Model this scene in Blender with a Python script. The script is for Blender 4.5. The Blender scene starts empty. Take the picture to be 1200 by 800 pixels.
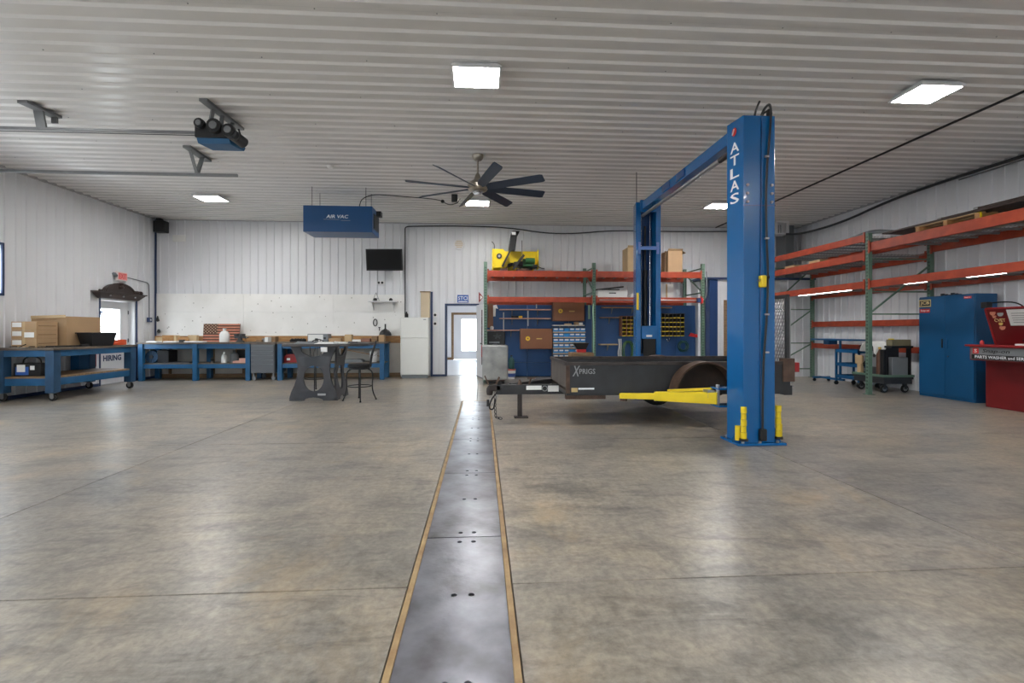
import bpy, bmesh, math, random
from mathutils import Vector, Matrix, Euler
random.seed(7)
PI = math.pi
SC = bpy.context.scene
COL = SC.collection

# ------------------------------------------------------------------ camera, sky, exposure
F_PX, CX_VP, H_CAM = 560.0, 35.0, 1.37
cam = bpy.data.cameras.new('camera')
cam.sensor_width = 36.0
cam.lens = F_PX / 1200 * 36.0
cam.shift_y = -13.0 / 1200
cam.clip_start = 0.05
cam.clip_end = 200
co = bpy.data.objects.new('camera', cam)
COL.objects.link(co)
co.location = (0, 0, H_CAM)
co.rotation_euler = (PI / 2, 0, -math.atan(CX_VP / F_PX))
SC.camera = co
w = bpy.data.worlds.new('overcast_sky')
SC.world = w
w.use_nodes = True
_n = w.node_tree.nodes
_bg = _n['Background']
_tc = _n.new('ShaderNodeTexCoord'); _sp = _n.new('ShaderNodeSeparateXYZ'); _rp = _n.new('ShaderNodeValToRGB')
w.node_tree.links.new(_tc.outputs['Generated'], _sp.inputs[0])
_mr = _n.new('ShaderNodeMapRange'); _mr.inputs['From Min'].default_value = -1.0      # -1..1 -> 0..1 up the sky
w.node_tree.links.new(_sp.outputs['Z'], _mr.inputs[0])
_e = _rp.color_ramp.elements                     # bright ground tone added below the horizon for up-light, overcast above it
_e[0].position, _e[0].color = 0.0, (0.55, 0.56, 0.58, 1)
_e[1].position, _e[1].color = 1.0, (0.66, 0.80, 1.0, 1)
for _p, _c in ((0.49, (0.62, 0.63, 0.65, 1)), (0.51, (0.90, 0.95, 1.0, 1))):
    _k = _e.new(_p); _k.color = _c
w.node_tree.links.new(_mr.outputs[0], _rp.inputs[0])
w.node_tree.links.new(_rp.outputs[0], _bg.inputs['Color'])
_bg.inputs['Strength'].default_value = 15.0
LAMP = 98.0            # radiance of the ceiling light diffusers
SC.view_settings.view_transform = 'Standard'
SC.view_settings.look = 'None'
SC.view_settings.gamma = 1.0
SC.view_settings.exposure = 0.2
SC.cycles.max_bounces = 8
SC.cycles.diffuse_bounces = 5
SC.cycles.sample_clamp_indirect = 6.0

def portal(name, loc, rot, sx, sy):
    l = bpy.data.lights.new(name, 'AREA'); l.shape = 'RECTANGLE'; l.size = sx; l.size_y = sy
    l.cycles.is_portal = True
    o = bpy.data.objects.new(name, l); COL.objects.link(o); o.location = loc; o.rotation_euler = rot

# ------------------------------------------------------------------ materials
def lin(c):
    return tuple(((v / 255) / 12.92 if v / 255 <= 0.04045 else ((v / 255 + 0.055) / 1.055) ** 2.4) for v in c) + (1,)

MATS = {}
def M(name, rgb, rough=0.5, metal=0.0, var=0.10, scale=6.0, bump=0.0, rgb2=None, coat=0.0, spec=0.5, stretch=None):
    """painted / plain surface: base colour with a procedural mottling towards rgb2, slight roughness change, optional fine relief"""
    if name in MATS: return MATS[name]
    m = bpy.data.materials.new(name); m.use_nodes = True
    nt = m.node_tree; N = nt.nodes; L = nt.links
    p = N['Principled BSDF']
    tc = N.new('ShaderNodeTexCoord'); mp = N.new('ShaderNodeMapping')
    L.new(tc.outputs['Object'], mp.inputs[0])
    if stretch: mp.inputs['Scale'].default_value = stretch
    nz = N.new('ShaderNodeTexNoise'); nz.inputs['Scale'].default_value = scale; nz.inputs['Detail'].default_value = 5
    L.new(mp.outputs[0], nz.inputs['Vector'])
    rp = N.new('ShaderNodeValToRGB'); rp.color_ramp.elements[0].position = 0.3; rp.color_ramp.elements[1].position = 0.7
    a = lin(rgb)
    b = lin(rgb2) if rgb2 else tuple(v * (1 - var) for v in a[:3]) + (1,)
    rp.color_ramp.elements[0].color = b; rp.color_ramp.elements[1].color = a
    L.new(nz.outputs['Fac'], rp.inputs[0]); L.new(rp.outputs[0], p.inputs['Base Color'])
    mr = N.new('ShaderNodeMapRange'); mr.inputs['To Min'].default_value = rough if rough < 0.37 else rough - 0.07; mr.inputs['To Max'].default_value = rough if rough < 0.37 else min(1, rough + 0.07)
    L.new(nz.outputs['Fac'], mr.inputs[0]); L.new(mr.outputs[0], p.inputs['Roughness'])
    p.inputs['Metallic'].default_value = metal
    p.inputs['Coat Weight'].default_value = coat
    p.inputs['Specular IOR Level'].default_value = spec
    if bump:
        n2 = N.new('ShaderNodeTexNoise'); n2.inputs['Scale'].default_value = scale * 8; n2.inputs['Detail'].default_value = 3
        L.new(mp.outputs[0], n2.inputs['Vector'])
        bp = N.new('ShaderNodeBump'); bp.inputs['Strength'].default_value = bump; bp.inputs['Distance'].default_value = 0.01
        L.new(n2.outputs['Fac'], bp.inputs['Height']); L.new(bp.outputs[0], p.inputs['Normal'])
    MATS[name] = m
    return m

def emit(name, rgb, k):
    m = bpy.data.materials.new(name); m.use_nodes = True
    N = m.node_tree.nodes; p = N['Principled BSDF']
    p.inputs['Base Color'].default_value = (0.9, 0.9, 0.9, 1)
    p.inputs['Emission Color'].default_value = rgb + (1,); p.inputs['Emission Strength'].default_value = k
    return m

def glass_mat():
    m = bpy.data.materials.new('window_glass'); m.use_nodes = True
    nt = m.node_tree; N = nt.nodes; L = nt.links; N.remove(N['Principled BSDF'])
    t = N.new('ShaderNodeBsdfTransparent'); t.inputs[0].default_value = (0.93, 0.96, 0.96, 1)
    g = N.new('ShaderNodeBsdfGlossy'); g.inputs['Roughness'].default_value = 0.02
    f = N.new('ShaderNodeFresnel'); f.inputs[0].default_value = 1.45
    ge = N.new('ShaderNodeNewGeometry'); iv = N.new('ShaderNodeMath'); iv.operation = 'SUBTRACT'; iv.inputs[0].default_value = 1; L.new(ge.outputs['Backfacing'], iv.inputs[1])
    ml = N.new('ShaderNodeMath'); ml.operation = 'MULTIPLY'; L.new(f.outputs[0], ml.inputs[0]); L.new(iv.outputs[0], ml.inputs[1])
    x = N.new('ShaderNodeMixShader'); L.new(ml.outputs[0], x.inputs[0]); L.new(t.outputs[0], x.inputs[1]); L.new(g.outputs[0], x.inputs[2])
    L.new(x.outputs[0], N['Material Output'].inputs[0])
    return m

def concrete_mat():
    m = bpy.data.materials.new('sealed_concrete'); m.use_nodes = True
    nt = m.node_tree; N = nt.nodes; L = nt.links; p = N['Principled BSDF']
    geo = N.new('ShaderNodeNewGeometry')
    def noise(scale, detail, dist, stretch=(1, 1, 1), rot=0):
        mp = N.new('ShaderNodeMapping'); mp.inputs['Scale'].default_value = stretch; mp.inputs['Rotation'].default_value = (0, 0, rot)
        L.new(geo.outputs['Position'], mp.inputs[0])
        n = N.new('ShaderNodeTexNoise'); n.inputs['Scale'].default_value = scale; n.inputs['Detail'].default_value = detail; n.inputs['Distortion'].default_value = dist
        n.inputs['Roughness'].default_value = 0.68
        L.new(mp.outputs[0], n.inputs['Vector']); return n
    def ramp(src, stops):
        r = N.new('ShaderNodeValToRGB'); e = r.color_ramp.elements
        e[0].position, e[0].color = stops[0]; e[1].position, e[1].color = stops[-1]
        for pos, c in stops[1:-1]:
            k = e.new(pos); k.color = c
        L.new(src, r.inputs[0]); return r
    def mix(kind, fac, a, b):
        x = N.new('ShaderNodeMix'); x.data_type = 'RGBA'; x.blend_type = kind
        if isinstance(fac, float): x.inputs[0].default_value = fac
        else: L.new(fac, x.inputs[0])
        L.new(a, x.inputs[6]); L.new(b, x.inputs[7]); return x.outputs[2]
    big = noise(0.33, 6, 0.4)
    mid = noise(1.7, 13, 0.8, (1, 1.4, 1), 0.5)
    swirl = noise(2.4, 12, 1.1, (0.7, 2.4, 1), -0.45)
    swirl2 = noise(3.4, 10, 0.9, (2.2, 0.7, 1), 0.5)
    fine = noise(22, 9, 0.3)
    c1 = ramp(big.outputs['Fac'], [(0.36, lin((132, 129, 125))), (0.5, lin((149, 142, 132))), (0.64, lin((166, 155, 138)))])
    c2 = ramp(mid.outputs['Fac'], [(0.34, (0.66, 0.67, 0.69, 1)), (0.47, (0.98, 0.98, 0.98, 1)), (0.64, (1.15, 1.13, 1.1, 1))])
    c3 = ramp(swirl.outputs['Fac'], [(0.36, (0.72, 0.72, 0.73, 1)), (0.48, (1.0, 1.0, 1.0, 1)), (0.64, (1.13, 1.12, 1.1, 1))])
    c3b = ramp(swirl2.outputs['Fac'], [(0.34, (0.8, 0.8, 0.8, 1)), (0.5, (0.98, 0.98, 0.98, 1)), (0.66, (1.08, 1.07, 1.05, 1))])
    c4 = ramp(fine.outputs['Fac'], [(0.36, (0.76, 0.76, 0.76, 1)), (0.64, (1.14, 1.14, 1.14, 1))])
    a = mix('MULTIPLY', 1.0, c1.outputs[0], c2.outputs[0])
    a = mix('MULTIPLY', 1.0, a, c3.outputs[0])
    a = mix('MULTIPLY', 0.8, a, c3b.outputs[0])
    a = mix('MULTIPLY', 1.0, a, c4.outputs[0])
    # ochre dust in faint patches
    st = noise(0.8, 8, 0.5, (1, 1, 1), 1.1); stm = ramp(st.outputs['Fac'], [(0.56, (0, 0, 0, 1)), (0.72, (0.45, 0.45, 0.45, 1))])
    tan = N.new('ShaderNodeRGB'); tan.outputs[0].default_value = lin((190, 164, 124))
    a = mix('MIX', stm.outputs[0], a, tan.outputs[0])
    oi = N.new('ShaderNodeObjectInfo'); mr0 = N.new('ShaderNodeMapRange'); mr0.inputs['To Min'].default_value = 0.93; mr0.inputs['To Max'].default_value = 1.05
    L.new(oi.outputs['Random'], mr0.inputs[0])
    cb = N.new('ShaderNodeCombineColor'); [L.new(mr0.outputs[0], cb.inputs[i]) for i in range(3)]
    a = mix('MULTIPLY', 1.0, a, cb.outputs[0])
    L.new(a, p.inputs['Base Color'])
    mr = N.new('ShaderNodeMapRange'); mr.inputs['From Min'].default_value = 0.3; mr.inputs['From Max'].default_value = 0.7
    mr.inputs['To Min'].default_value = 0.282; mr.inputs['To Max'].default_value = 0.34
    L.new(mid.outputs['Fac'], mr.inputs[0]); L.new(mr.outputs[0], p.inputs['Roughness'])
    p.inputs['Specular IOR Level'].default_value = 0.45
    bp = N.new('ShaderNodeBump'); bp.inputs['Strength'].default_value = 0.12; bp.inputs['Distance'].default_value = 0.01
    L.new(swirl.outputs['Fac'], bp.inputs['Height']); L.new(bp.outputs[0], p.inputs['Normal'])
    return m

def speckled_board():
    """painted plywood with old screw holes and pencil scuffs"""
    m = bpy.data.materials.new('painted_plywood'); m.use_nodes = True
    nt = m.node_tree; N = nt.nodes; L = nt.links; p = N['Principled BSDF']
    geo = N.new('ShaderNodeNewGeometry')
    v = N.new('ShaderNodeTexVoronoi'); v.inputs['Scale'].default_value = 5.5; L.new(geo.outputs['Position'], v.inputs['Vector'])
    r = N.new('ShaderNodeValToRGB'); r.color_ramp.elements[0].position = 0.07; r.color_ramp.elements[0].color = lin((120, 112, 104))
    r.color_ramp.elements[1].position = 0.11; r.color_ramp.elements[1].color = (1, 1, 1, 1); L.new(v.outputs['Distance'], r.inputs[0])
    n = N.new('ShaderNodeTexNoise'); n.inputs['Scale'].default_value = 2.0; n.inputs['Detail'].default_value = 6; L.new(geo.outputs['Position'], n.inputs['Vector'])
    r2 = N.new('ShaderNodeValToRGB'); r2.color_ramp.elements[0].position = 0.3; r2.color_ramp.elements[0].color = lin((230, 229, 226)); r2.color_ramp.elements[1].position = .7; r2.color_ramp.elements[1].color = lin((240, 239, 237)); L.new(n.outputs['Fac'], r2.inputs[0])
    x = N.new('ShaderNodeMix'); x.data_type = 'RGBA'; x.blend_type = 'MULTIPLY'; x.inputs[0].default_value = 0.7
    L.new(r2.outputs[0], x.inputs[6]); L.new(r.outputs[0], x.inputs[7]); L.new(x.outputs[2], p.inputs['Base Color'])
    p.inputs['Roughness'].default_value = 0.55
    return m

WHITE_METAL = M('white_liner_steel', (224, 225, 229), .36, 0, .04, 1.2)
CEIL_METAL = M('white_ceiling_steel', (226, 224, 222), .24, 0, .04, 1.2)
WALL_CORE = M('wall_core', (190, 190, 192), .7)
CONCRETE = concrete_mat()
DARK_CONC = M('joint_concrete', (84, 78, 70), .8)
BLUE_TRIM = M('blue_steel_trim', (44, 62, 98), .4)
BOARD = speckled_board()
WHITE_PAINT = M('white_paint', (226, 226, 228), .45, 0, .04, 2)
WOOD = M('pine_wood', (186, 142, 92), .6, 0, .2, 5, .1, rgb2=(150, 106, 62), stretch=(1, 6, 6))
DULL_WOOD = M('dull_wood', (150, 120, 88), .7, 0, .2, 5, .1, rgb2=(112, 88, 62), stretch=(1, 6, 6))
GREY_PLY = M('bare_grey_sheathing', (212, 206, 198), .8, 0, .12, 3)
BENCH_BLUE = M('bench_blue_paint', (32, 92, 136), .45, 0, .25, 4, .05)
BENCH_BLUE2 = M('worn_bench_blue', (40, 78, 112), .5, 0, .3, 5, .08)
BENCH_TOP = M('bench_top_wood', (112, 98, 84), .6, 0, .3, 5, .1, rgb2=(78, 70, 64))
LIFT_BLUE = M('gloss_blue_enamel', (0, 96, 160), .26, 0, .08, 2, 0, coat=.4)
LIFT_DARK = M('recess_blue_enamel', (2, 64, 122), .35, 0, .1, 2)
CAB_BLUE = M('cabinet_blue_enamel', (14, 82, 130), .38, 0, .12, 2)
PANEL_BLUE = M('blue_board_paint', (30, 76, 130), .5, 0, .15, 2)
AIR_BLUE = M('air_cleaner_blue', (2, 70, 122), .4, 0, .08, 2)
YELLOW = M('yellow_enamel', (236, 206, 28), .4, 0, .12, 6)
ORANGE = M('rack_orange_paint', (176, 72, 42), .45, 0, .22, 5, .05, rgb2=(140, 50, 31))
GREEN = M('rack_green_paint', (96, 124, 108), .5, 0, .2, 6, .05)
HOLE = M('punched_hole_dark', (22, 26, 26), .8)
GALV = M('galvanised_steel', (170, 172, 174), .35, .8, .15, 9)
STEEL = M('bright_steel', (196, 196, 198), .25, 1, .1, 9)
PLATE = M('worn_trench_plate', (150, 152, 162), .3, .6, .3, 3.0, .15, rgb2=(86, 84, 88))
EDGE = M('tan_edge_angle', (176, 150, 108), .55, .1, .25, 8, .1, rgb2=(140, 110, 74))
RUST = M('rusty_steel', (96, 76, 64), .65, .2, .4, 9, .2, rgb2=(66, 46, 36))
TRAILER = M('black_trailer_paint', (46, 48, 52), .5, .1, .25, 5, .1, rgb2=(34, 34, 36))
TRAILER_FRONT = M('scuffed_grey_steel', (104, 96, 90), .55, .3, .35, 5, .15, rgb2=(74, 64, 58), stretch=(1, 1, .3))
BLACK = M('black_plastic', (26, 26, 28), .5, 0, .2, 5)
DKGREY = M('dark_grey_steel', (64, 66, 70), .5, .3, .25, 6, .08)
CHESTGREY = M('tool_chest_grey', (98, 102, 108), .4, .2, .1, 4)
RUBBER = M('black_rubber', (22, 22, 23), .75, 0, .2, 12, .1)
CARD = M('cardboard', (178, 146, 110), .75, 0, .12, 4)
CARD2 = M('pale_cardboard', (198, 170, 130), .75, 0, .12, 4)
RED = M('red_enamel', (152, 28, 32), .4, 0, .15, 4)
DKRED = M('parts_washer_red', (116, 20, 25), .38, 0, .15, 4)
WHITE = M('white_plastic', (232, 232, 230), .4, 0, .04, 4)
CREAM = M('fridge_white', (222, 222, 218), .35, 0, .03, 3)
PAPER = M('white_paper', (236, 236, 234), .7, 0, .03, 6)
BROWN = M('brown_cabinet_enamel', (132, 84, 54), .4, 0, .12, 3)
TANSTEEL = M('beige_steel', (206, 188, 160), .5, 0, .06, 3)
DKWOOD = M('dark_carved_wood', (60, 48, 44), .5, 0, .3, 7, .2)
NICKEL = M('brushed_nickel', (176, 168, 156), .3, .9, .1, 9)
FAN_BLUE = M('fan_blade_dark', (44, 58, 78), .4, .1, .15, 5)
SCREEN = M('screen_black', (10, 10, 11), .45, 0, .1, 3, spec=.2)
SKYBIN = M('blue_bin_plastic', (64, 152, 222), .4, 0, .1, 4)
GREENHOSE = M('green_hose', (72, 112, 70), .5, 0, .2, 8)
GREENPAINT = M('tractor_green', (40, 96, 52), .45, 0, .2, 8)
ORANGE_PL = M('orange_plastic', (226, 88, 40), .45, 0, .1, 8)
TANKGREY = M('mottled_tank_plastic', (178, 180, 178), .45, 0, .25, 4, .05, rgb2=(140, 142, 142))
GLASS = glass_mat()
HANGER = M('hanger_steel', (126, 128, 130), .45, .3, .15, 9)
DIFFUSER = emit('lamp_diffuser', (1.0, 0.985, 0.965), LAMP)
STRIP = emit('strip_lamp_tube', (1.0, 0.98, 0.95), 9.0)
EXITRED = M('exit_red', (214, 60, 62), .5)
PALEWHITE = M('exit_white', (236, 224, 222), .5)
LETTER_WHITE = M('letter_white', (235, 238, 242), .5, 0, .02)
LETTER_NAVY = M('letter_navy', (24, 40, 84), .5, 0, .02)
LETTER_BLACK = M('letter_black', (20, 20, 22), .5, 0, .02)
LETTER_GREY = M('letter_grey', (150, 152, 154), .5, 0, .02)
GOLD = M('emblem_gold', (206, 170, 92), .5, 0, .05)
PEACH = M('flag_stripe_wood', (214, 142, 116), .6, 0, .15, 9, rgb2=(186, 112, 88), stretch=(1, 5, 5))
FLAGBROWN = M('flag_dark_wood', (92, 58, 42), .6, 0, .2, 9)
SIGNBLUE = M('sign_blue', (44, 92, 170), .5, 0, .03)
OFFICE_WALL = M('office_wall_paint', (232, 232, 234), .6, 0, .02)
OFFICE_FLOOR = M('office_floor', (206, 210, 216), .3, 0, .05)
GROUND_MAT = M('outside_gravel', (190, 188, 184), .9, 0, .15, 3)
GREYTRAY = M('grey_plastic', (120, 124, 128), .5, 0, .1, 5)
GROVE = M('rack_deck_wire', (150, 152, 152), .45, .5, .1, 5)
STICKER = M('yellow_sticker', (232, 186, 48), .5, 0, .05)
PALEGREEN = M('pale_green_tape', (156, 196, 170), .6)
COPPER = M('pipe_dark_iron', (70, 58, 54), .5, .5, .3, 6)
LETTER_RED = M('letter_red', (200, 44, 44), .5, 0, .02)
BLUEBOTTLE = M('blue_label', (60, 92, 160), .5)
TEAL = M('dark_teal_plastic', (32, 78, 76), .5)
NAVYMETAL = M('navy_column', (30, 62, 112), .45, 0, .08, 3)

# ------------------------------------------------------------------ builders
WLD = {}      # object name -> world origin at build time
class B:
    """collects shapes in world coordinates and links them as ONE mesh object"""
    def __init__(s): s.bm = bmesh.new()
    def box(s, x0, x1, y0, y1, z0, z1, rot=0, piv=None):
        x0, x1 = min(x0, x1), max(x0, x1); y0, y1 = min(y0, y1), max(y0, y1); z0, z1 = min(z0, z1), max(z0, z1)
        vs = [s.bm.verts.new((x, y, z)) for z in (z0, z1) for x, y in ((x0, y0), (x1, y0), (x1, y1), (x0, y1))]
        for f in ((3, 2, 1, 0), (4, 5, 6, 7), (0, 1, 5, 4), (1, 2, 6, 5), (2, 3, 7, 6), (3, 0, 4, 7)): s.bm.faces.new([vs[i] for i in f])
        if rot:
            p = piv or ((x0 + x1) / 2, (y0 + y1) / 2, (z0 + z1) / 2)
            bmesh.ops.rotate(s.bm, verts=vs, cent=p, matrix=Matrix.Rotation(rot, 3, 'Z'))
        return s
    def bar(s, p, q, wd, ht, up=(0, 0, 1)):
        """rectangular bar from p to q, wd across and ht along up"""
        p, q, up = Vector(p), Vector(q), Vector(up)
        d = (q - p).normalized(); sd = d.cross(up)
        if sd.length < 1e-6: sd = d.cross(Vector((1, 0, 0)))
        sd.normalize(); u = sd.cross(d).normalized()
        vs = [s.bm.verts.new(b + sd * (a * wd / 2) + u * (c * ht / 2)) for b in (p, q) for a, c in ((-1, -1), (1, -1), (1, 1), (-1, 1))]
        for f in ((3, 2, 1, 0), (4, 5, 6, 7), (0, 1, 5, 4), (1, 2, 6, 5), (2, 3, 7, 6), (3, 0, 4, 7)): s.bm.faces.new([vs[i] for i in f])
        return s
    def cyl(s, p, q, r, n=12, r2=None):
        p, q = Vector(p), Vector(q); d = q - p
        g = bmesh.ops.create_cone(s.bm, cap_ends=True, segments=n, radius1=r, radius2=r if r2 is None else r2, depth=d.length)
        bmesh.ops.transform(s.bm, verts=g['verts'], matrix=Matrix.Translation((p + q) / 2) @ d.to_track_quat('Z', 'Y').to_matrix().to_4x4())
        return s
    def tube(s, pts, r, n=6, smooth=0):
        pts = [Vector(p) for p in pts]
        for _ in range(smooth):
            o = [pts[0]]
            for a, b in zip(pts, pts[1:]): o += [a.lerp(b, .25), a.lerp(b, .75)]
            pts = o + [pts[-1]]
        rings = []; ref = None
        for i, p in enumerate(pts):
            d = (pts[min(i + 1, len(pts) - 1)] - pts[max(i - 1, 0)]).normalized()
            if ref is None:
                ref = d.orthogonal().normalized()
            ref = (ref - d * ref.dot(d)).normalized(); bt = d.cross(ref)
            rings.append([s.bm.verts.new(p + (ref * math.cos(2 * PI * k / n) + bt * math.sin(2 * PI * k / n)) * r) for k in range(n)])
        for a, b in zip(rings, rings[1:]):
            for k in range(n): s.bm.faces.new((a[k], a[(k + 1) % n], b[(k + 1) % n], b[k]))
        s.bm.faces.new(rings[0][::-1]); s.bm.faces.new(rings[-1])
        return s
    def lathe(s, c, prof, n=16, axis='Z'):
        rings = []
        for r, z in prof:
            rings.append([s.bm.verts.new(Vector(c) + (Vector((r * math.cos(2 * PI * k / n), r * math.sin(2 * PI * k / n), z)) if axis == 'Z'
                          else Vector((r * math.cos(2 * PI * k / n), z, r * math.sin(2 * PI * k / n))))) for k in range(n)])
        for a, b in zip(rings, rings[1:]):
            for k in range(n): s.bm.faces.new((a[k], a[(k + 1) % n], b[(k + 1) % n], b[k]))
        s.bm.faces.new(rings[0][::-1]); s.bm.faces.new(rings[-1])
        return s
    def prism(s, pts, axis, a, b):
        """2D outline extruded along axis from a to b; (u,v) = (x,y) for Z, (x,z) for Y, (y,z) for X"""
        mk = {'Z': lambda u, v, t: (u, v, t), 'Y': lambda u, v, t: (u, t, v), 'X': lambda u, v, t: (t, u, v)}[axis]
        A = [s.bm.verts.new(mk(u, v, a)) for u, v in pts]; Bv = [s.bm.verts.new(mk(u, v, b)) for u, v in pts]
        n = len(pts)
        s.bm.faces.new(A); s.bm.faces.new(Bv[::-1])
        for k in range(n): s.bm.faces.new((A[k], Bv[k], Bv[(k + 1) % n], A[(k + 1) % n]))
        return s
    def quad(s, *pts):
        s.bm.faces.new([s.bm.verts.new(p) for p in pts]); return s
    def hull8(s, lo, hi):
        """box between two 4-corner loops"""
        a = [s.bm.verts.new(p) for p in lo]; b = [s.bm.verts.new(p) for p in hi]
        s.bm.faces.new(a[::-1]); s.bm.faces.new(b)
        for k in range(4): s.bm.faces.new((a[k], a[(k + 1) % 4], b[(k + 1) % 4], b[k]))
        return s
    def turn(s, ang, piv, axis='Z'):
        bmesh.ops.rotate(s.bm, verts=s.bm.verts[:], cent=piv, matrix=Matrix.Rotation(ang, 3, axis)); return s
    def obj(s, name, mat, parent=None, bevel=0.0, kind=None):
        bmesh.ops.recalc_face_normals(s.bm, faces=s.bm.faces[:])
        me = bpy.data.meshes.new(name); s.bm.to_mesh(me); s.bm.free()
        return link(name, me, mat, parent, bevel, kind)

def link(name, me, mat, parent=None, bevel=0.0, kind=None, centre=True):
    if mat: me.materials.clear(); me.materials.append(mat)
    me.shade_smooth(); me.set_sharp_from_angle(angle=math.radians(32))
    vs = [v.co for v in me.vertices]
    lo = Vector([min(v[i] for v in vs) for i in range(3)]); hi = Vector([max(v[i] for v in vs) for i in range(3)])
    c = (lo + hi) / 2
    if parent is None: c.z = lo.z
    me.transform(Matrix.Translation(-c))
    o = bpy.data.objects.new(name, me); COL.objects.link(o); o.location = c
    WLD[o.name] = c.copy()
    if parent:
        o.parent = parent; o.matrix_parent_inverse = Matrix.Translation(-WLD[parent.name])
    if bevel:
        b = o.modifiers.new('bevel', 'BEVEL'); b.width = bevel; b.segments = 2; b.limit_method = 'ANGLE'; b.angle_limit = math.radians(40)
    if kind: o['kind'] = kind
    return o

def inst(src, parent, at, rot=None):
    """another piece with the mesh of src at world point at"""
    o = src.copy(); COL.objects.link(o); o.parent = parent
    o.location = at
    if rot: o.rotation_euler = rot
    WLD[o.name] = Vector(at)
    if parent: o.matrix_parent_inverse = Matrix.Translation(-WLD[parent.name])
    return o

def thing(name, label, cat, loc, group=None):
    o = bpy.data.objects.new(name, None); COL.objects.link(o); o.location = loc; o.empty_display_size = .2
    WLD[o.name] = Vector(loc); o['label'] = label; o['category'] = cat
    if group: o['group'] = group
    return o
def tag(o, label, cat, group=None):
    o['label'] = label; o['category'] = cat
    if group: o['group'] = group
    return o
def struct(o):
    o['kind'] = 'structure'; return o
def empty_struct(name, loc=(0, 0, 0)):
    o = bpy.data.objects.new(name, None); COL.objects.link(o); o.location = loc; WLD[o.name] = Vector(loc); o['kind'] = 'structure'; return o
def dup(root, at, label=None, rotz=None):
    """a copy of a thing with copies of its parts and sub-parts"""
    r = root.copy(); COL.objects.link(r); r.location = at; WLD[r.name] = Vector(at)
    if rotz is not None: r.rotation_euler = (0, 0, rotz)
    if label: r['label'] = label
    for ch in list(root.children):
        c = ch.copy(); COL.objects.link(c); c.parent = r; c.matrix_parent_inverse = ch.matrix_parent_inverse.copy()
        for g in ch.children:
            d = g.copy(); COL.objects.link(d); d.parent = c; d.matrix_parent_inverse = g.matrix_parent_inverse.copy()
    return r

FACE = {'-Y': (PI / 2, 0, 0), '+X': (PI / 2, 0, PI / 2), '-X': (PI / 2, 0, -PI / 2), '+Z': (0, 0, 0)}
def text(name, body, centre, face, height, width, mat, parent, rotx=None, shear=0.0, deep=.0015, bold=.012):
    """raised lettering as a mesh, fitted to height x width and facing the given way"""
    cu = bpy.data.curves.new(name, 'FONT'); cu.body = body; cu.align_x = 'CENTER'; cu.align_y = 'CENTER'; cu.extrude = 0.02; cu.shear = shear
    cu.resolution_u = 2; cu.offset = bold
    t = bpy.data.objects.new(name, cu); me = bpy.data.meshes.new_from_object(t)
    bpy.data.objects.remove(t); bpy.data.curves.remove(cu)
    xs = [v.co.x for v in me.vertices]; ys = [v.co.y for v in me.vertices]
    sx = width / max(1e-6, max(xs) - min(xs)); sy = height / max(1e-6, max(ys) - min(ys))
    mx, my = (max(xs) + min(xs)) / 2, (max(ys) + min(ys)) / 2
    rot = Euler(FACE[face] if rotx is None else rotx).to_matrix().to_4x4()
    me.transform(Matrix.Translation(centre) @ rot @ Matrix.Diagonal((sx, sy, deep / .04, 1)) @ Matrix.Translation((-mx, -my, 0)))
    return link(name, me, mat, parent)

# ------------------------------------------------------------------ room shell
XL, XR, YB, YF, ZC = -9.4, 9.85, 14.4, -7.0, 4.6
DOOR1 = (12.37, 13.58, -.01, 2.16)          # exit door in the left wall (y0,y1,z0,z1)
WIN1 = (8.7, 9.95, 2.1, 3.04)
GARF = [(-7.2, -3.2, -.01, 3.5), (3.2, 7.2, -.01, 3.5)]   # unseen overhead doors added behind the viewer for daylight
GAR = [(5.2, 8.3, -.01, 3.5), (-1.2, 2.6, -.01, 3.5)]   # overhead doors in the left wall, the second added for more daylight
DOOR2 = (-1.06, -.14, -.01, 2.12)           # doorway in the back wall (x0,x1,z0,z1)

def cells(u0, u1, v0, v1, ops):
    us = sorted({u0, u1, *[u for o in ops for u in o[:2] if u0 < u < u1]}); out = []
    for a, b in zip(us, us[1:]):
        mid = (a + b) / 2; cuts = sorted((o[2], o[3]) for o in ops if o[0] < mid < o[1]); v = v0
        for c0, c1 in cuts:
            if c0 > v + 1e-4: out.append((a, b, v, c0))
            v = max(v, c1)
        if v < v1 - 1e-4: out.append((a, b, v, v1))
    return out
def ribbed(parent, put, u0, u1, v0, v1, ops, mat, name='wall_panel', width=.9144, rib=.0205, base=.026):
    """a run of ribbed steel sheets; each sheet an object; put(u,v,n) gives the world point"""
    k = 0; u = u0; pitch = width / 4
    while u < u1 - .02:
        e = min(u + width, u1); br = {u, e}; pr = []
        for j in range(4):
            c = u + pitch * (j + .5)
            for d, h in ((-base, 0), (-base * .5, rib), (base * .5, rib), (base, 0)):
                if c + d < e: br.add(c + d); pr.append((c + d, h))
        pr = [(u, 0)] + pr + [(e, 0)]
        for o in ops:
            for q in o[:2]:
                if u < q < e: br.add(q)
        def ht(x):
            for (a, ha), (b, hb) in zip(pr, pr[1:]):
                if a <= x <= b: return ha if b - a < 1e-9 else ha + (hb - ha) * (x - a) / (b - a)
            return 0
        bl = B(); bs = sorted(br); off = .001 + .0016 * (k % 2)
        for a, b in zip(bs, bs[1:]):
            for _, _, c0, c1 in cells(a, b, v0, v1, ops):
                bl.quad(put(a, c0, ht(a) + off), put(b, c0, ht(b) + off), put(b, c1, ht(b) + off), put(a, c1, ht(a) + off))
        if len(bl.bm.verts):
            bmesh.ops.remove_doubles(bl.bm, verts=bl.bm.verts[:], dist=1e-4)
            bl.obj(name, mat, parent)
        u = e; k += 1

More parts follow.
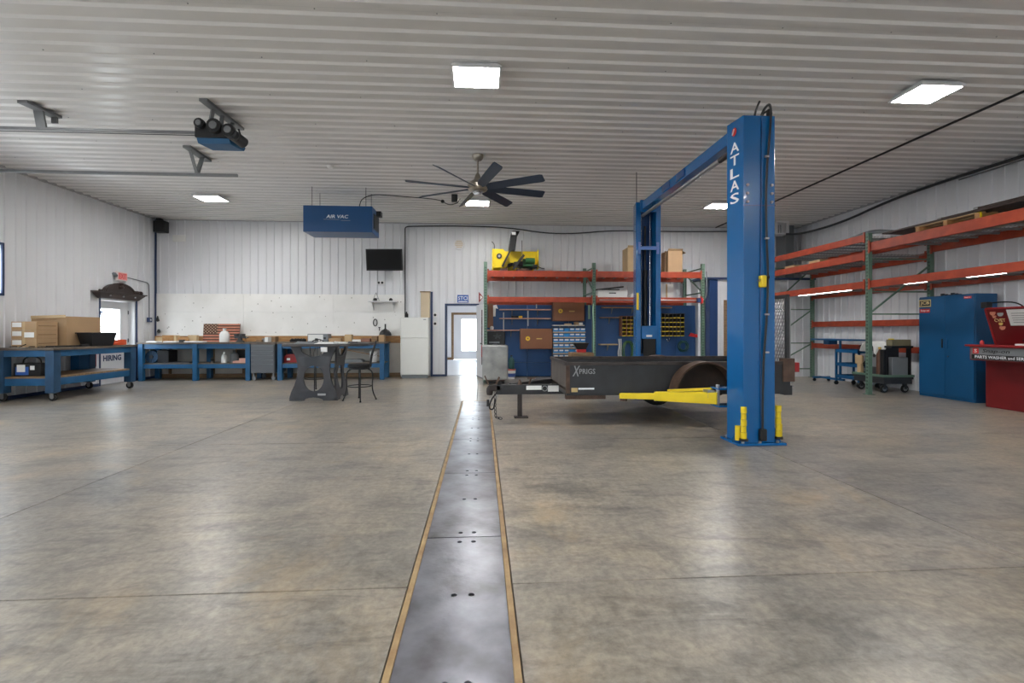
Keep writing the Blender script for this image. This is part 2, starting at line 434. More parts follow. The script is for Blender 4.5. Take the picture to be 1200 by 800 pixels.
# floor: slabs with sawn joints round the covered trench
fl = struct(B().box(XL - .3, XR + .3, YF - .3, YB + 8.2, -.3, -.06).obj('floor', DARK_CONC))
TX0, TX1, TY1 = -.36, .125, 9.3
jy = [YF, -.9, 2.58, 5.95, TY1]
for a, b in zip(jy, jy[1:]):
    for x0, x1 in ((XL, -3.5), (-3.5, TX0 - .035), (TX1 + .035, 3.25), (3.25, XR)):
        B().box(x0 + .004, x1 - .004, a + .004, b - .004, -.06, 0).obj('floor_slab', CONCRETE, fl, .003)
for x0, x1 in ((XL, -3.5), (-3.5, -.1), (-.1, 3.25), (3.25, XR)):
    B().box(x0 + .004, x1 - .004, TY1 + .004, YB, -.06, 0).obj('floor_slab', CONCRETE, fl, .003)
for x0, x1 in ((TX0 - .033, TX0 - .002), (TX1 + .002, TX1 + .033)):
    B().box(x0, x1, YF, TY1, -.06, .003).obj('trench_edge', EDGE, fl, .002)
B().box(TX0 - .03, TX1 + .03, TY1, TY1 + .03, -.055, .0025).obj('trench_edge', EDGE, fl, .002)
def plate(y0, y1):
    b = B().box(TX0, TX1, y0 + .004, y1 - .004, -.012, .001)
    o = b.obj('trench_plate', PLATE, fl)
    h = B(); cx = -.1
    for y in (y0 + .07, (y0 + y1) / 2, y1 - .07):
        for dx in (-.045, .045): h.cyl((cx + dx, y, -.03), (cx + dx, y, .03), .016, 10)
    me = bpy.data.meshes.new('cutter'); h.bm.to_mesh(me); h.bm.free(); me.materials.append(HOLE)
    cut = bpy.data.objects.new('cutter', me); COL.objects.link(cut)
    cut.location = (0, 0, 0)
    md = o.modifiers.new('holes', 'BOOLEAN'); md.operation = 'DIFFERENCE'; md.object = cut; md.solver = 'EXACT'
    dg = bpy.context.evaluated_depsgraph_get(); dg.update()
    nm = bpy.data.meshes.new_from_object(o.evaluated_get(dg)); o.modifiers.clear(); o.data = nm
    bpy.data.objects.remove(cut)
ys = [-.97, .41, 1.79, 3.18, 4.61, 6.02, 7.42, 8.82, TY1]
for a, b in zip(ys, ys[1:]): plate(a, b)

# walls
def slab_wall(name, plane, ops, u0, u1, z1):
    b = B()
    for a, c, z0, zz in cells(u0, u1, -.05, z1, ops):
        if plane == 'L': b.box(XL - .3, XL, a, c, z0, zz)
        if plane == 'R': b.box(XR, XR + .3, a, c, z0, zz)
        if plane == 'B': b.box(a, c, YB, YB + .3, z0, zz)
        if plane == 'F': b.box(a, c, YF - .3, YF, z0, zz)
    return struct(b.obj(name, WALL_CORE))
opsL = [DOOR1, WIN1] + GAR
wl = slab_wall('wall_left', 'L', opsL, YF - .3, YB + .3, ZC + .2)
ribbed(wl, lambda u, v, n: (XL + n, u, v), YF, YB, 0, ZC, opsL, WHITE_METAL)
wb = slab_wall('wall_back', 'B', [DOOR2], XL, XR, ZC + .2)
ribbed(wb, lambda u, v, n: (u, YB - n, v), XL, XR, 0, ZC, [DOOR2], WHITE_METAL)
wr = slab_wall('wall_right', 'R', [], YF - .3, YB + .3, ZC + .2)
ribbed(wr, lambda u, v, n: (XR - n, u, v), YF, YB, 0, ZC, [], WHITE_METAL)
wf = slab_wall('wall_front', 'F', GARF, XL, XR, ZC + .2)
ribbed(wf, lambda u, v, n: (u, YF + n, v), XL, XR, 0, ZC, GARF, WHITE_METAL)
ce = struct(B().box(XL - .3, XR + .3, YF - .3, YB + .3, ZC, ZC + .25).obj('ceiling', WALL_CORE))
for xa, xb in ((XL, -.05), (-.05, XR)):
    ribbed(ce, lambda u, v, n, s=(0 if xa == XL else .0008): (v, u, ZC - n - s), YF, YB, xa, xb, [], CEIL_METAL, 'ceiling_panel', rib=.027, base=.05)
b = B()   # rows of small screw heads on the ceiling sheets
for i, y in enumerate([YF + .9144 * k + .02 for k in range(9, 23)]):
    for x in [-9.0 + 1.22 * k + .3 * (i % 2) for k in range(16)]:
        b.cyl((x, y, ZC - .008), (x, y, ZC - .001), .007, 6)
b.obj('ceiling_screws', GREYTRAY, ce, kind='stuff')
# corner and eave trims
b = B().box(XL + .001, XL + .05, YF, YB, ZC - .05, ZC - .001); struct(b.obj('trim_1', M('eave_trim', (168, 168, 170), .5)))
b = B().box(XR - .05, XR - .001, YF, YB, ZC - .05, ZC - .001); struct(b.obj('trim_2', MATS['eave_trim']))
b = B().box(XL, XR, YB - .05, YB - .001, ZC - .05, ZC - .001); struct(b.obj('trim_3', MATS['eave_trim']))
struct(B().box(XL + .021, XL + .055, YB - .075, YB - .04, 0, ZC - .05).obj('trim_4', BLUE_TRIM))
struct(B().box(XL, XL + .025, YF, DOOR1[0] - .05, 0, .07).obj('baseboard_left', BLUE_TRIM))
struct(B().box(XL, XL + .025, DOOR1[1] + .05, YB - .03, 0, .07).obj('baseboard_left_far', BLUE_TRIM))

# painted plywood wainscot of the back wall: boards, wooden ledge, sheathing and studs
b = empty_struct('trim_5', (0, YB, 0))
for x0, x1 in ((-9.36, -6.92), (-6.92, -4.36), (-4.36, -2.3)):
    B().box(x0 + .0015, x1 - .0015, YB - .05, YB - .022, 1.903, 2.43).obj('plywood_board', BOARD, b, .002)
    B().box(x0 + .0015, x1 - .0015, YB - .05, YB - .022, 1.21, 1.9).obj('plywood_board', BOARD, b, .002)
    B().box(x0 + .004, x1 - .004, YB - .06, YB - .022, .12, 1.0).obj('sheathing_board', GREY_PLY, b, .002)
B().box(-9.36, -2.3, YB - .10, YB - .022, 1.0, 1.21).obj('ledger_board', WOOD, b, .003)
B().box(-9.36, -2.3, YB - .09, YB - .022, 0.0, .12).obj('bottom_plate', DULL_WOOD, b, .003)
for x in (-8.95, -7.75, -6.9, -5.3, -4.1, -2.95, -2.34):
    B().box(x - .035, x + .035, YB - .10, YB - .06, .12, 1.0).obj('stud', DULL_WOOD, b, .003)

# exit door (left wall)
y0, y1, _, z1 = DOOR1
d = empty_struct('door_1', (XL, (y0 + y1) / 2, 0))
B().box(XL - .28, XL + .01, y0, y0 + .03, 0, z1).box(XL - .28, XL + .01, y1 - .03, y1, 0, z1).box(XL - .28, XL + .01, y0 + .03, y1 - .03, z1 - .03, z1).obj('door_jamb', WHITE_PAINT, d, .003)
B().box(XL + .002, XL + .035, y0 - .045, y0, 0, z1 + .045).box(XL + .002, XL + .035, y1, y1 + .045, 0, z1 + .045).box(XL + .002, XL + .035, y0, y1, z1, z1 + .045).obj('door_trim', BLUE_TRIM, d, .003)
lf = B()
for a, c, e, f in cells(y0 + .035, y1 - .035, .01, z1 - .035, [(y0 + .17, y1 - .34, .98, 1.92)]): lf.box(XL - .2, XL - .155, a, c, e, f)
lf = lf.obj('door_leaf', WHITE_PAINT, d)
B().box(XL - .182, XL - .172, y0 + .17, y1 - .34, .98, 1.92).obj('door_pane', GLASS, lf)
B().box(XL - .155, XL - .14, y0 + .15, y1 - .32, .95, .98).box(XL - .155, XL - .14, y0 + .15, y1 - .32, 1.92, 1.95).box(XL - .155, XL - .14, y0 + .14, y0 + .17, .95, 1.95).box(XL - .155, XL - .14, y1 - .34, y1 - .31, .95, 1.95).obj('pane_frame', WHITE_PAINT, lf, .003)
B().box(XL - .3, XL - .0, y0, y1, -.06, .008).obj('threshold', GALV, d)
for z in (.3, 1.1, 1.85): B().cyl((XL - .15, y1 - .04, z - .05), (XL - .15, y1 - .04, z + .05), .012, 8).obj('hinge', DKGREY, lf)
text('door_lettering', 'HIRING', (XL - .152, 12.99, .66), '+X', .15, .6, LETTER_NAVY, lf, bold=.035)
text('door_lettering', 'NOW', (XL - .152, 12.99, .86), '+X', .15, .4, LETTER_NAVY, lf, bold=.035)
B().box(XL - .168, XL - .16, y0 + .2, y0 + .32, 1.8, 1.86).obj('pane_sticker', SIGNBLUE, lf)
portal('exit_door_portal', (XL - .15, (y0 + y1) / 2 - .08, 1.45), (0, -PI / 2, 0), .94, .7)

# high window at the left edge
y0, y1, z0, z1 = WIN1
d = empty_struct('window_1', (XL, (y0 + y1) / 2, z0))
b = B()
for a, c, e, f in cells(y0 - .05, y1 + .05, z0 - .05, z1 + .05, [(y0, y1, z0, z1)]): b.box(XL + .002, XL + .03, a, c, e, f)
b.obj('window_trim', BLUE_TRIM, d, .003)
b = B()
for a, c, e, f in cells(y0, y1, z0, z1, [(y0 + .05, (y0 + y1) / 2 - .02, z0 + .05, z1 - .05), ((y0 + y1) / 2 + .02, y1 - .05, z0 + .05, z1 - .05)]): b.box(XL - .2, XL - .14, a, c, e, f)
b.obj('window_frame', WHITE_PAINT, d, .003)
for a, c in ((y0 + .05, (y0 + y1) / 2 - .02), ((y0 + y1) / 2 + .02, y1 - .05)): B().box(XL - .175, XL - .165, a, c, z0 + .05, z1 - .05).obj('pane', GLASS, d)
portal('window_portal', (XL - .1, (y0 + y1) / 2, (z0 + z1) / 2), (0, -PI / 2, 0), z1 - z0, y1 - y0)

# glazed overhead doors; second left one and front pair added for daylight
def overhead_door(k, side, y0, y1, z1):
    """sectional door with three glazed sections; side L: left wall (runs along y), F: front wall (runs along x)"""
    def bx(b, a, c, n0, n1, e, f): return b.box(XL + n0, XL + n1, a, c, e, f) if side == 'L' else b.box(a, c, YF + n0, YF + n1, e, f)
    m = (y0 + y1) / 2
    d = empty_struct('door_%d' % k, (XL, m, 0) if side == 'L' else (m, YF, 0))
    b = B(); bx(b, y0 - .05, y0, -.2, .03, 0, z1 + .05); bx(b, y1, y1 + .05, -.2, .03, 0, z1 + .05); bx(b, y0, y1, -.2, .03, z1, z1 + .05).obj('door_trim', BLUE_TRIM, d)
    hs = z1 / 6; n = 4; wq = (y1 - y0) / n
    for r in range(6):
        ops = [(y0 + wq * i + .09, y0 + wq * (i + 1) - .09, r * hs + .1, (r + 1) * hs - .1) for i in range(n)] if r in (2, 3, 4) else []
        s = B()
        for a, c, e, f in cells(y0, y1, r * hs + .003, (r + 1) * hs - .003, ops): bx(s, a, c, -.14, -.09, e, f)
        s = s.obj('door_section', WHITE_PAINT, d)
        for o in ops: bx(B(), o[0], o[1], -.12, -.11, o[2], o[3]).obj('pane', GLASS, s)
    if side == 'L': portal('overhead_door_portal', (XL - .08, m, hs * 3.5), (0, -PI / 2, 0), hs * 3, y1 - y0)
    else: portal('overhead_door_portal', (m, YF - .08, hs * 3.5), (PI / 2, 0, 0), y1 - y0, hs * 3)
for k, g_ in enumerate(GAR): overhead_door(k + 3, 'L', g_[0], g_[1], g_[3])
for k, g_ in enumerate(GARF): overhead_door(k + 6, 'F', g_[0], g_[1], g_[3])

# doorway in the back wall and the bright room behind it
x0, x1, _, z1 = DOOR2
d = empty_struct('door_2', ((x0 + x1) / 2, YB, 0))
B().box(x0 - .05, x0, YB - .04, YB + .3, 0, z1 + .05).box(x1, x1 + .05, YB - .04, YB + .3, 0, z1 + .05).box(x0, x1, YB - .04, YB + .3, z1, z1 + .05).obj('door_trim', BLUE_TRIM, d, .003)
lf = B().box(x1 - .03, x1 + .012, YB - .95, YB - .05, .03, z1 + .0).turn(math.radians(12), (x1, YB - .05, 0)).obj('door_leaf', WHITE_PAINT, d, .003)
B().cyl((x1 + .17, YB - .86, 1.0), (x1 + .08, YB - .88, 1.0), .02, 8).obj('door_knob', STEEL, lf)
B().box(x1 - .02, x1 + .01, YB - .95, YB - .05, 0.005, .028).turn(math.radians(12), (x1, YB - .05, 0)).obj('door_sweep', BLUE_TRIM, lf)
r = struct(B().box(-2.2, 1.2, YB + .3, 22.4, -.05, 0).obj('floor_hallway', OFFICE_FLOOR))
wh = struct(B().box(-2.4, -2.2, YB + .3, 22.4, 0, 2.9).obj('wall_hallway_left', OFFICE_WALL))
struct(B().box(1.2, 1.4, YB + .3, 22.4, 0, 2.9).obj('wall_hallway_right', OFFICE_WALL))
struct(B().box(-2.4, 1.4, YB + .3, 22.6, 2.7, 2.9).obj('ceiling_hallway', OFFICE_WALL))
EY = 22.4
D4 = (-1.32, .0, -.01, 2.1)
b = B()
for a, c, e, f in cells(-2.4, 1.4, 0, 2.9, [D4]): b.box(a, c, EY, EY + .2, e, f)
struct(b.obj('wall_hallway_back', OFFICE_WALL))
d = empty_struct('door_5', (-.6, EY, 0))
B().box(D4[0] - .11, D4[0], EY - .03, EY, 0, D4[3] + .1).box(D4[1], D4[1] + .11, EY - .03, EY, 0, D4[3] + .1).box(D4[0], D4[1], EY - .03, EY, D4[3], D4[3] + .1).obj('door_trim', DULL_WOOD, d, .004)
lf = B()
for a, c, e, f in cells(D4[0], D4[1], .01, D4[3], [(-.95, -.28, .42, 1.9)]): lf.box(a, c, EY + .05, EY + .1, e, f)
lf = lf.obj('door_leaf', WHITE_PAINT, d)
B().box(-.95, -.28, EY + .07, EY + .08, .42, 1.9).obj('door_pane', GLASS, lf)
B().cyl((-.16, EY + .05, 1.0), (-.16, EY - .01, 1.0), .03, 10).obj('door_knob', STEEL, lf)
struct(B().box(-2.2, D4[0] - .11, EY - .02, EY, 0, .12).obj('baseboard_hallway', DULL_WOOD))
portal('hallway_door_portal', (-.6, EY + .12, 1.15), (-PI / 2, 0, 0), .7, 1.5)
for y, lb in ((16.2, 'near'), (20.0, 'far')):  # unseen light panels added to brighten the hallway
    t = thing('hallway_fill_light', 'unseen flat light added to brighten the hallway beyond the doorway, %s one of two' % lb, 'light', (-.5, y, 2.64))
    B().box(-.85, -.15, y - .6, y + .6, 2.655, 2.695).obj('housing', WHITE_PAINT, t); B().box(-.8, -.2, y - .55, y + .55, 2.635, 2.655).obj('diffuser', emit('hallway_fill_diffuser', (1, .99, .98), 10.0), t)

# low room built into the back right corner: corner column, cap and a timber framed opening
d = empty_struct('wall_corner_room', (8, 13.6, 0))
OPR = (7.08, 8.05, -.01, 2.26)
b = B()
for a, c, e, f in cells(6.88, XR, 0, 2.86, [OPR]): b.box(a, c, 13.62, 13.74, e, f)
b.obj('room_front', WALL_CORE, d)
B().box(6.44, 6.62, 13.9, YB - .03, 0, 2.83).obj('room_side', WHITE_METAL, d, .004)
ribbed(d, lambda u, v, n: (u, 13.62 - n, v), 6.88, XR, 0, 2.86, [OPR], WHITE_METAL)
B().box(6.64, 6.88, 13.58, 13.86, 0, 2.86).obj('corner_column', NAVYMETAL, d, .006)
B().box(6.4, XR, 13.54, YB - .03, 2.86, 2.92).obj('room_cap', BLUE_TRIM, d, .004)
b = B()
for a, c, e, f in cells(OPR[0], OPR[1], 0, OPR[3], [(OPR[0] + .1, OPR[1] - .1, -.1, OPR[3] - .1)]): b.box(a, c, 13.56, 13.75, e, f)
b.obj('timber_frame', DULL_WOOD, d, .004)
B().box(OPR[0] + .1, OPR[0] + .17, 13.6, 13.75, 0, 2.16).box(OPR[0] + .17, OPR[1] - .1, 13.66, 13.72, 0, 2.16).obj('dark_door_leaf', M('dark_brown_door', (58, 44, 38), .5), d, .003)
B().box(OPR[0] + .26, OPR[1] - .2, 13.65, 13.662, .2, 1.1).obj('kick_panel', NAVYMETAL, d)
B().box(9.15, 9.42, 13.9, YB - .03, 2.92, ZC - .06).obj('corner_shade_strip', M('corner_shade_grey', (110, 112, 114), .5), d)  # dark grey strip standing in for the shaded wall corner

# ------------------------------------------------------------------ ceiling things
CB = ZC - .029                       # underside of the ceiling ribs
def ceiling_light(x, y, label):
    t = thing('ceiling_light', label, 'light', (x, y, CB - .08), 'square ceiling lights')
    B().hull8([(x - .30, y - .26, CB - .055), (x + .30, y - .26, CB - .055), (x + .30, y + .26, CB - .055), (x - .30, y + .26, CB - .055)],
              [(x - .25, y - .21, CB), (x + .25, y - .21, CB), (x + .25, y + .21, CB), (x - .25, y + .21, CB)]).obj('housing', WHITE_PAINT, t)
    b = B()
    for a, c, e, f in cells(x - .30, x + .30, y - .26, y + .26, [(x - .275, x + .275, y - .235, y + .235)]): b.box(a, c, e, f, CB - .08, CB - .055)
    b.obj('bezel', WHITE_PAINT, t)
    B().box(x - .275, x + .275, y - .235, y + .235, CB - .072, CB - .058).obj('diffuser', DIFFUSER, t)
    return t
L0 = ceiling_light(-.07, 5.93, 'square white ceiling light nearest the viewer, above the floor trench')
for x, y, lb in ((5.87, 5.98, 'square ceiling light beyond the blue lift, nearest the right wall racks'),
                 (-6.43, 11.78, 'square ceiling light on the left, beyond the hanging grey door track'),
                 (-.12, 11.8, 'square ceiling light directly behind the ceiling fan'),
                 (5.95, 11.68, 'square ceiling light between the two lift columns, far right')):
    dup(L0, (x, y, CB - .08), lb)
for x, lb in ((-6.4, 'left'), (-.1, 'middle'), (5.9, 'right')):
    dup(L0, (x, 0, CB - .08), 'square ceiling light out of view overhead, %s of its row' % lb)
    dup(L0, (x, -5.2, CB - .08), 'square ceiling light out of view behind the viewer, %s of its row' % lb)
dup(L0, (-6.43, 5.9, CB - .08), 'square ceiling light just out of view past the upper left corner')

t = thing('ceiling_fan', 'large eight-bladed ceiling fan with brushed hub and dark blue blades', 'fan', (-.08, 8.75, 3.88))
fx, fy = -.08, 8.75
B().lathe((fx, fy, 0), [(.0, 4.46), (.045, 4.46), (.085, 4.49), (.105, 4.53), (.105, CB), (0, CB)], 20).obj('canopy', NICKEL, t)
B().cyl((fx, fy, 4.12), (fx, fy, 4.47), .017, 10).obj('downrod', NICKEL, t)
B().lathe((fx, fy, 0), [(0, 3.90), (.09, 3.90), (.16, 3.92), (.19, 3.96), (.19, 4.02), (.15, 4.07), (.075, 4.12), (.045, 4.2), (.02, 4.24), (0, 4.24)], 24).obj('motor_hub', NICKEL, t)
B().lathe((fx, fy, 0), [(0, 3.86), (.08, 3.865), (.10, 3.90), (0, 3.90)], 20).obj('hub_cap', STEEL, t)
for k in range(8):
    a = math.radians(15 + 45 * k); ca, sa = math.cos(a), math.sin(a)
    b = B(); P = []
    for r, wv in ((.15, .09), (.3, .14), (1.25, .155), (1.3, .13)):
        for s in (-1, 1):
            off = s * wv / 2; P.append((fx + ca * r - sa * off, fy + sa * r + ca * off, 3.97 - s * wv * .24))
    def lay(dz): return [b.bm.verts.new((p[0], p[1], p[2] + dz)) for p in P]
    lo, hi = lay(-.006), lay(.006)
    for i in range(3):
        for q in (lo, hi): b.bm.faces.new((q[2 * i], q[2 * i + 1], q[2 * i + 3], q[2 * i + 2]))
        for s in (0, 1): b.bm.faces.new((lo[2 * i + s], lo[2 * i + 2 + s], hi[2 * i + 2 + s], hi[2 * i + s]))
    for i in (0, 6): b.bm.faces.new((lo[i], lo[i + 1], hi[i + 1], hi[i]))
    b.obj('blade', FAN_BLUE, t)

t = thing('air_cleaner', 'dark blue box air cleaner hung from the ceiling on thin rods', 'air cleaner', (-3.18, 11.15, 3.55))
B().box(-3.94, -2.44, 10.8, 11.5, 3.55, 4.13).obj('body', AIR_BLUE, t, .008)
text('lettering', 'AIR VAC', (-3.2, 10.797, 3.89), '-Y', .075, .48, LETTER_WHITE, t, shear=.15)
B().box(-3.5, -3.16, 10.796, 10.8, 3.82, 3.829).box(-3.12, -2.92, 10.796, 10.8, 3.8, 3.808).obj('underline_stripes', LETTER_GREY, t)
g = B().box(-2.44, -2.425, 10.93, 11.4, 3.66, 4.0)
g = g.obj('side_grille', DKGREY, t)
for i in range(7): B().box(-2.425, -2.412, 10.95, 11.38, 3.69 + .045 * i, 3.705 + .045 * i).obj('louvre', BLACK, g)
B().box(-2.44, -2.33, 11.2, 11.36, 4.0, 4.12).obj('control_box', BLACK, t, .006)
for x, y in ((-3.78, 10.9), (-3.78, 11.42), (-2.6, 10.9), (-2.6, 11.42)): B().cyl((x, y, 4.13), (x, y, CB), .006, 6).obj('hanger_rod', DKGREY, t)
tag(B().tube([(-2.75, 10.9, 4.13), (-2.7, 10.9, 4.32), (-2.45, 10.9, 4.42), (-2.1, 10.95, 4.42), (-1.3, 11.1, 4.41), (-.95, 11.2, 4.4), (-.8, 11.25, 4.3), (-.6, 11.35, 4.36), (-.52, 11.45, 4.5)], .011, 6, 2).obj('power_cord', BLACK),
    'black power cord slung between the blue air cleaner and a ceiling outlet', 'cord')
tag(B().box(-.72, -.58, 11.3, 11.4, CB - .17, CB).obj('cord_outlet', BLACK, None, .006), 'small black outlet box on the ceiling beside the fan blade', 'outlet')
tag(B().lathe((-.92, 11.22, 4.335), [(0, 0), (.03, .01), (.045, .04), (.03, .075), (0, .085)], 10).obj('cord_plug', BLACK), 'black cord connector hanging left of the ceiling outlet box', 'plug')

t = thing('television', 'flat black television tilted down on the back wall', 'television', (-2.82, 14.2, 3.1))
b = B().box(-3.34, -2.29, 14.02, 14.07, 3.1, 3.72).turn(math.radians(8), (0, 14.05, 3.1), 'X').turn(math.radians(-4), (-2.8, 14.05, 0)).obj('screen_housing', BLACK, t, .006)
B().box(-3.31, -2.32, 14.015, 14.02, 3.14, 3.69).turn(math.radians(8), (0, 14.05, 3.1), 'X').turn(math.radians(-4), (-2.8, 14.05, 0)).obj('screen', SCREEN, b)
B().bar((-2.8, 14.1, 3.45), (-2.8, 14.37, 3.45), .1, .2).obj('wall_arm', BLACK, t)

def speaker(x, y, z, label, w_=.3, h_=.32):
    t = thing('wall_speaker', label, 'speaker', (x, y, z))
    B().box(x - w_ / 2, x + w_ / 2, y - .22, y, z, z + h_).obj('cabinet', BLACK, t, .01)
    B().box(x - w_ / 2 + .02, x + w_ / 2 - .02, y - .232, y - .22, z + .02, z + h_ - .02).obj('grille_cloth', RUBBER, t)
    B().bar((x - .08, y + .0, z + h_ * .7), (x - .08, YB - .02, z + h_ * .9), .04, .04).obj('wall_bracket', DKGREY, t)
speaker(-9.05, 14.2, 4.13, 'black box speaker high in the left back corner')
speaker(7.68, 14.2, 4.21, 'black box speaker high on the back wall beside the near lift column', .26, .42)
tag(B().box(-8.9, -8.55, YB - .06, YB - .022, 3.93, 4.12).obj('junction_cover', WHITE, None, .006), 'white flat cover plate under the left corner speaker', 'cover plate')
tag(B().box(-9.28, -9.15, YB - .18, YB - .05, ZC - .13, CB).obj('camera_mount', BLACK, None, .006), 'small black mount at the ceiling left of the corner speaker', 'mount')
t = thing('vent_grille', 'white louvred vent box high in the right back corner', 'vent', (8.8, 13.7, 4.2))
b = B()
for a, c, e, f in cells(8.6, 9.0, 4.2, CB, [(8.63, 8.97, 4.23, 4.53)]): b.box(a, c, 13.5, 13.86, e, f)
b.obj('housing', WHITE_PAINT, t)
for i in range(5): B().box(8.65 + .07 * i, 8.67 + .07 * i, 13.51, 13.56, 4.23, 4.53).obj('fin', WHITE_PAINT, t)
B().box(8.63, 8.97, 13.8, 13.84, 4.23, 4.53).obj('back_plate', BLACK, t)
tag(B().lathe((-2.95, 9.5, CB - .05), [(0, 0), (.05, .005), (.065, .03), (.07, .05), (0, .05)], 16).obj('smoke_detector', WHITE), 'small round white smoke detector on the ceiling above the air cleaner', 'detector')
t = thing('round_vent', 'round white louvred vent on the back wall above the doorway', 'vent', (-.69, YB - .04, 3.78))
B().lathe((-.69, YB - .07, 3.945), [(.0, 0), (.13, 0), (.165, .02), (.17, .05), (0, .05)], 24, 'Y').obj('rim', WHITE_PAINT, t)
for i in range(5):
    hw = math.sqrt(max(.0, .12 ** 2 - (-.09 + .045 * i) ** 2)); B().box(-.69 - hw, -.69 + hw, YB - .085, YB - .07, 3.945 - .09 + .045 * i - .012, 3.945 - .09 + .045 * i + .008).obj('louvre', TANSTEEL, t)

# overhead door opener, its rail, the track and the ceiling brackets
ox, oy, oz = -.12, .45, .12
t = thing('door_opener', 'blue and black motor opener hanging from the ceiling', 'door opener', (-3.8, 7.35, 4.06))
def op(x, y, z): return (x + ox, y + oy, z + oz)
B().hull8([op(-3.98, 6.72, 3.95), op(-3.52, 6.72, 3.95), op(-3.46, 7.0, 3.95), op(-3.92, 7.0, 3.95)], [op(-3.98, 6.68, 4.02), op(-3.52, 6.68, 4.02), op(-3.46, 7.05, 4.02), op(-3.92, 7.05, 4.02)]).obj('motor_cover', MATS['bench_blue_paint'], t, .01)
B().box(-3.99 + ox, -3.5 + ox, 6.66 + oy, 7.06 + oy, 4.02 + oz, 4.2 + oz).obj('chassis', BLACK, t, .008)
for x, z, r in ((-3.9, 4.2, .07), (-3.7, 4.17, .1), (-3.5, 4.11, .09)):
    w_ = B().cyl(op(x, 6.6, z), op(x, 6.66, z), r, 18).obj('pulley', BLACK, t)
    B().cyl(op(x, 6.585, z), op(x, 6.6, z), r * .55, 16).obj('pulley_hub', HANGER, w_)
B().cyl(op(-3.46, 6.62, 4.06), op(-3.4, 6.85, 4.02), .08, 16).obj('drum', DKGREY, t)
B().tube([op(-3.52, 6.6, 4.07), op(-3.40, 6.6, 3.97), op(-3.35, 6.6, 3.97), op(-3.32, 6.6, 4.03), op(-3.35, 6.6, 4.12)], .012, 6, 2).obj('release_handle', BLACK, t)
for p, q in ((op(-3.8, 6.7, 4.2), (-3.84, 7.1, CB)), (op(-3.66, 7.0, 4.2), (-3.8, 7.55, CB)), (op(-3.7, 6.8, 4.2), (-3.82, 7.3, CB))): B().bar(p, q, .05, .03).obj('hanger_strap', HANGER, t)
B().bar((-3.84, 6.84, CB - .02), (-3.81, 7.81, CB - .02), .11, .04).obj('ceiling_strut', HANGER, t)
t = thing('opener_rail', 'long steel rail running from the wall door to the motor opener', 'rail', (-6.6, 7.35, 4.2))
B().box(-9.3, -4.05, 7.33, 7.37, 4.275, 4.31).obj('rail', HANGER, t)
B().cyl((-9.3, 7.3, 4.23), (-4.05, 7.3, 4.235), .007, 6).obj('drive_cable', DKGREY, t)
B().box(-9.38, -9.3, 7.25, 7.45, 4.17, 4.37).obj('wall_plate', HANGER, t)
t = thing('door_track', 'grey tubular door track hung below the ceiling on the left', 'track', (-6.7, 8.95, 4.15))
B().box(-9.25, -4.42, 8.925, 8.975, 4.15, 4.2).obj('track', HANGER, t, .006)
B().bar((-5.13, 8.95, 4.19), (-5.12, 8.72, CB - .02), .05, .02).obj('hanger_leg', HANGER, t); B().bar((-5.13, 8.95, 4.19), (-5.1, 9.08, CB - .02), .09, .02).obj('hanger_leg', HANGER, t)
B().bar((-5.1, 8.6, CB - .02), (-5.14, 9.32, CB - .02), .13, .04).obj('hanger_plate', HANGER, t)
B().tube([(-9.33, 8.95, 3.7), (-9.32, 8.95, 4.05), (-9.22, 8.95, 4.175)], .025, 6, 2).obj('track_bend', HANGER, t)
t = thing('ceiling_bracket', 'short galvanised bracket under the ceiling above the opener rail', 'bracket', (-6.36, 7.3, 4.3))
B().bar((-6.38, 7.05, CB - .02), (-6.33, 7.55, CB - .02), .14, .04).obj('plate', HANGER, t)
B().bar((-6.38, 7.3, CB - .03), (-6.38, 7.35, 4.31), .13, .03, (0, 1, 0)).obj('leg', HANGER, t)
B().bar((-6.33, 7.5, CB - .03), (-6.33, 7.5, CB - .13), .08, .03, (0, 1, 0)).obj('leg', HANGER, t)

# cables and pipes along the walls and ceiling
def cable(name, pts, r, mat, label, cat='cable', sm=2): return tag(B().tube(pts, r, 6, sm).obj(name, mat), label, cat)
cable('wall_cable', [(-2.28, YB - .06, 1.75), (-2.28, YB - .06, 4.3), (-2.28, YB - .06, 4.44), (-2.1, YB - .06, 4.46), (-.6, YB - .06, 4.49), (.8, YB - .06, 4.46), (1.9, YB - .06, 4.3), (2.8, YB - .06, 4.3), (4, YB - .06, 4.42), (6, YB - .06, 4.4), (8.5, YB - .06, 4.45)], .018, DKGREY, 'dark cable climbing the back wall above the fridge and sagging along its top')
cable('ceiling_pipe', [(7.2, 5.4, CB - .02), (7.2, 8, CB - .02), (7.22, 13, CB - .02), (7.22, YB - .03, CB - .02)], .018, BLACK, 'straight black pipe fixed under the ceiling on the right', 'pipe', 0)
cable('eave_hose', [(9.78, 4.0, CB - .06), (9.78, 7.5, CB - .05), (9.7, 9.5, CB - .06), (9.65, 10.8, 4.45), (9.6, 12.2, 4.25), (9.3, 13.4, 4.18), (8.9, 13.5, 4.2)], .03, DKGREY, 'grey hose along the top of the right wall dipping towards the vent', 'hose')
cable('eave_conduit', [(9.75, 4.0, CB - .12), (9.75, 9.2, CB - .12)], .014, GREYTRAY, 'thin grey conduit just below the hose on the right wall', 'pipe', 0)

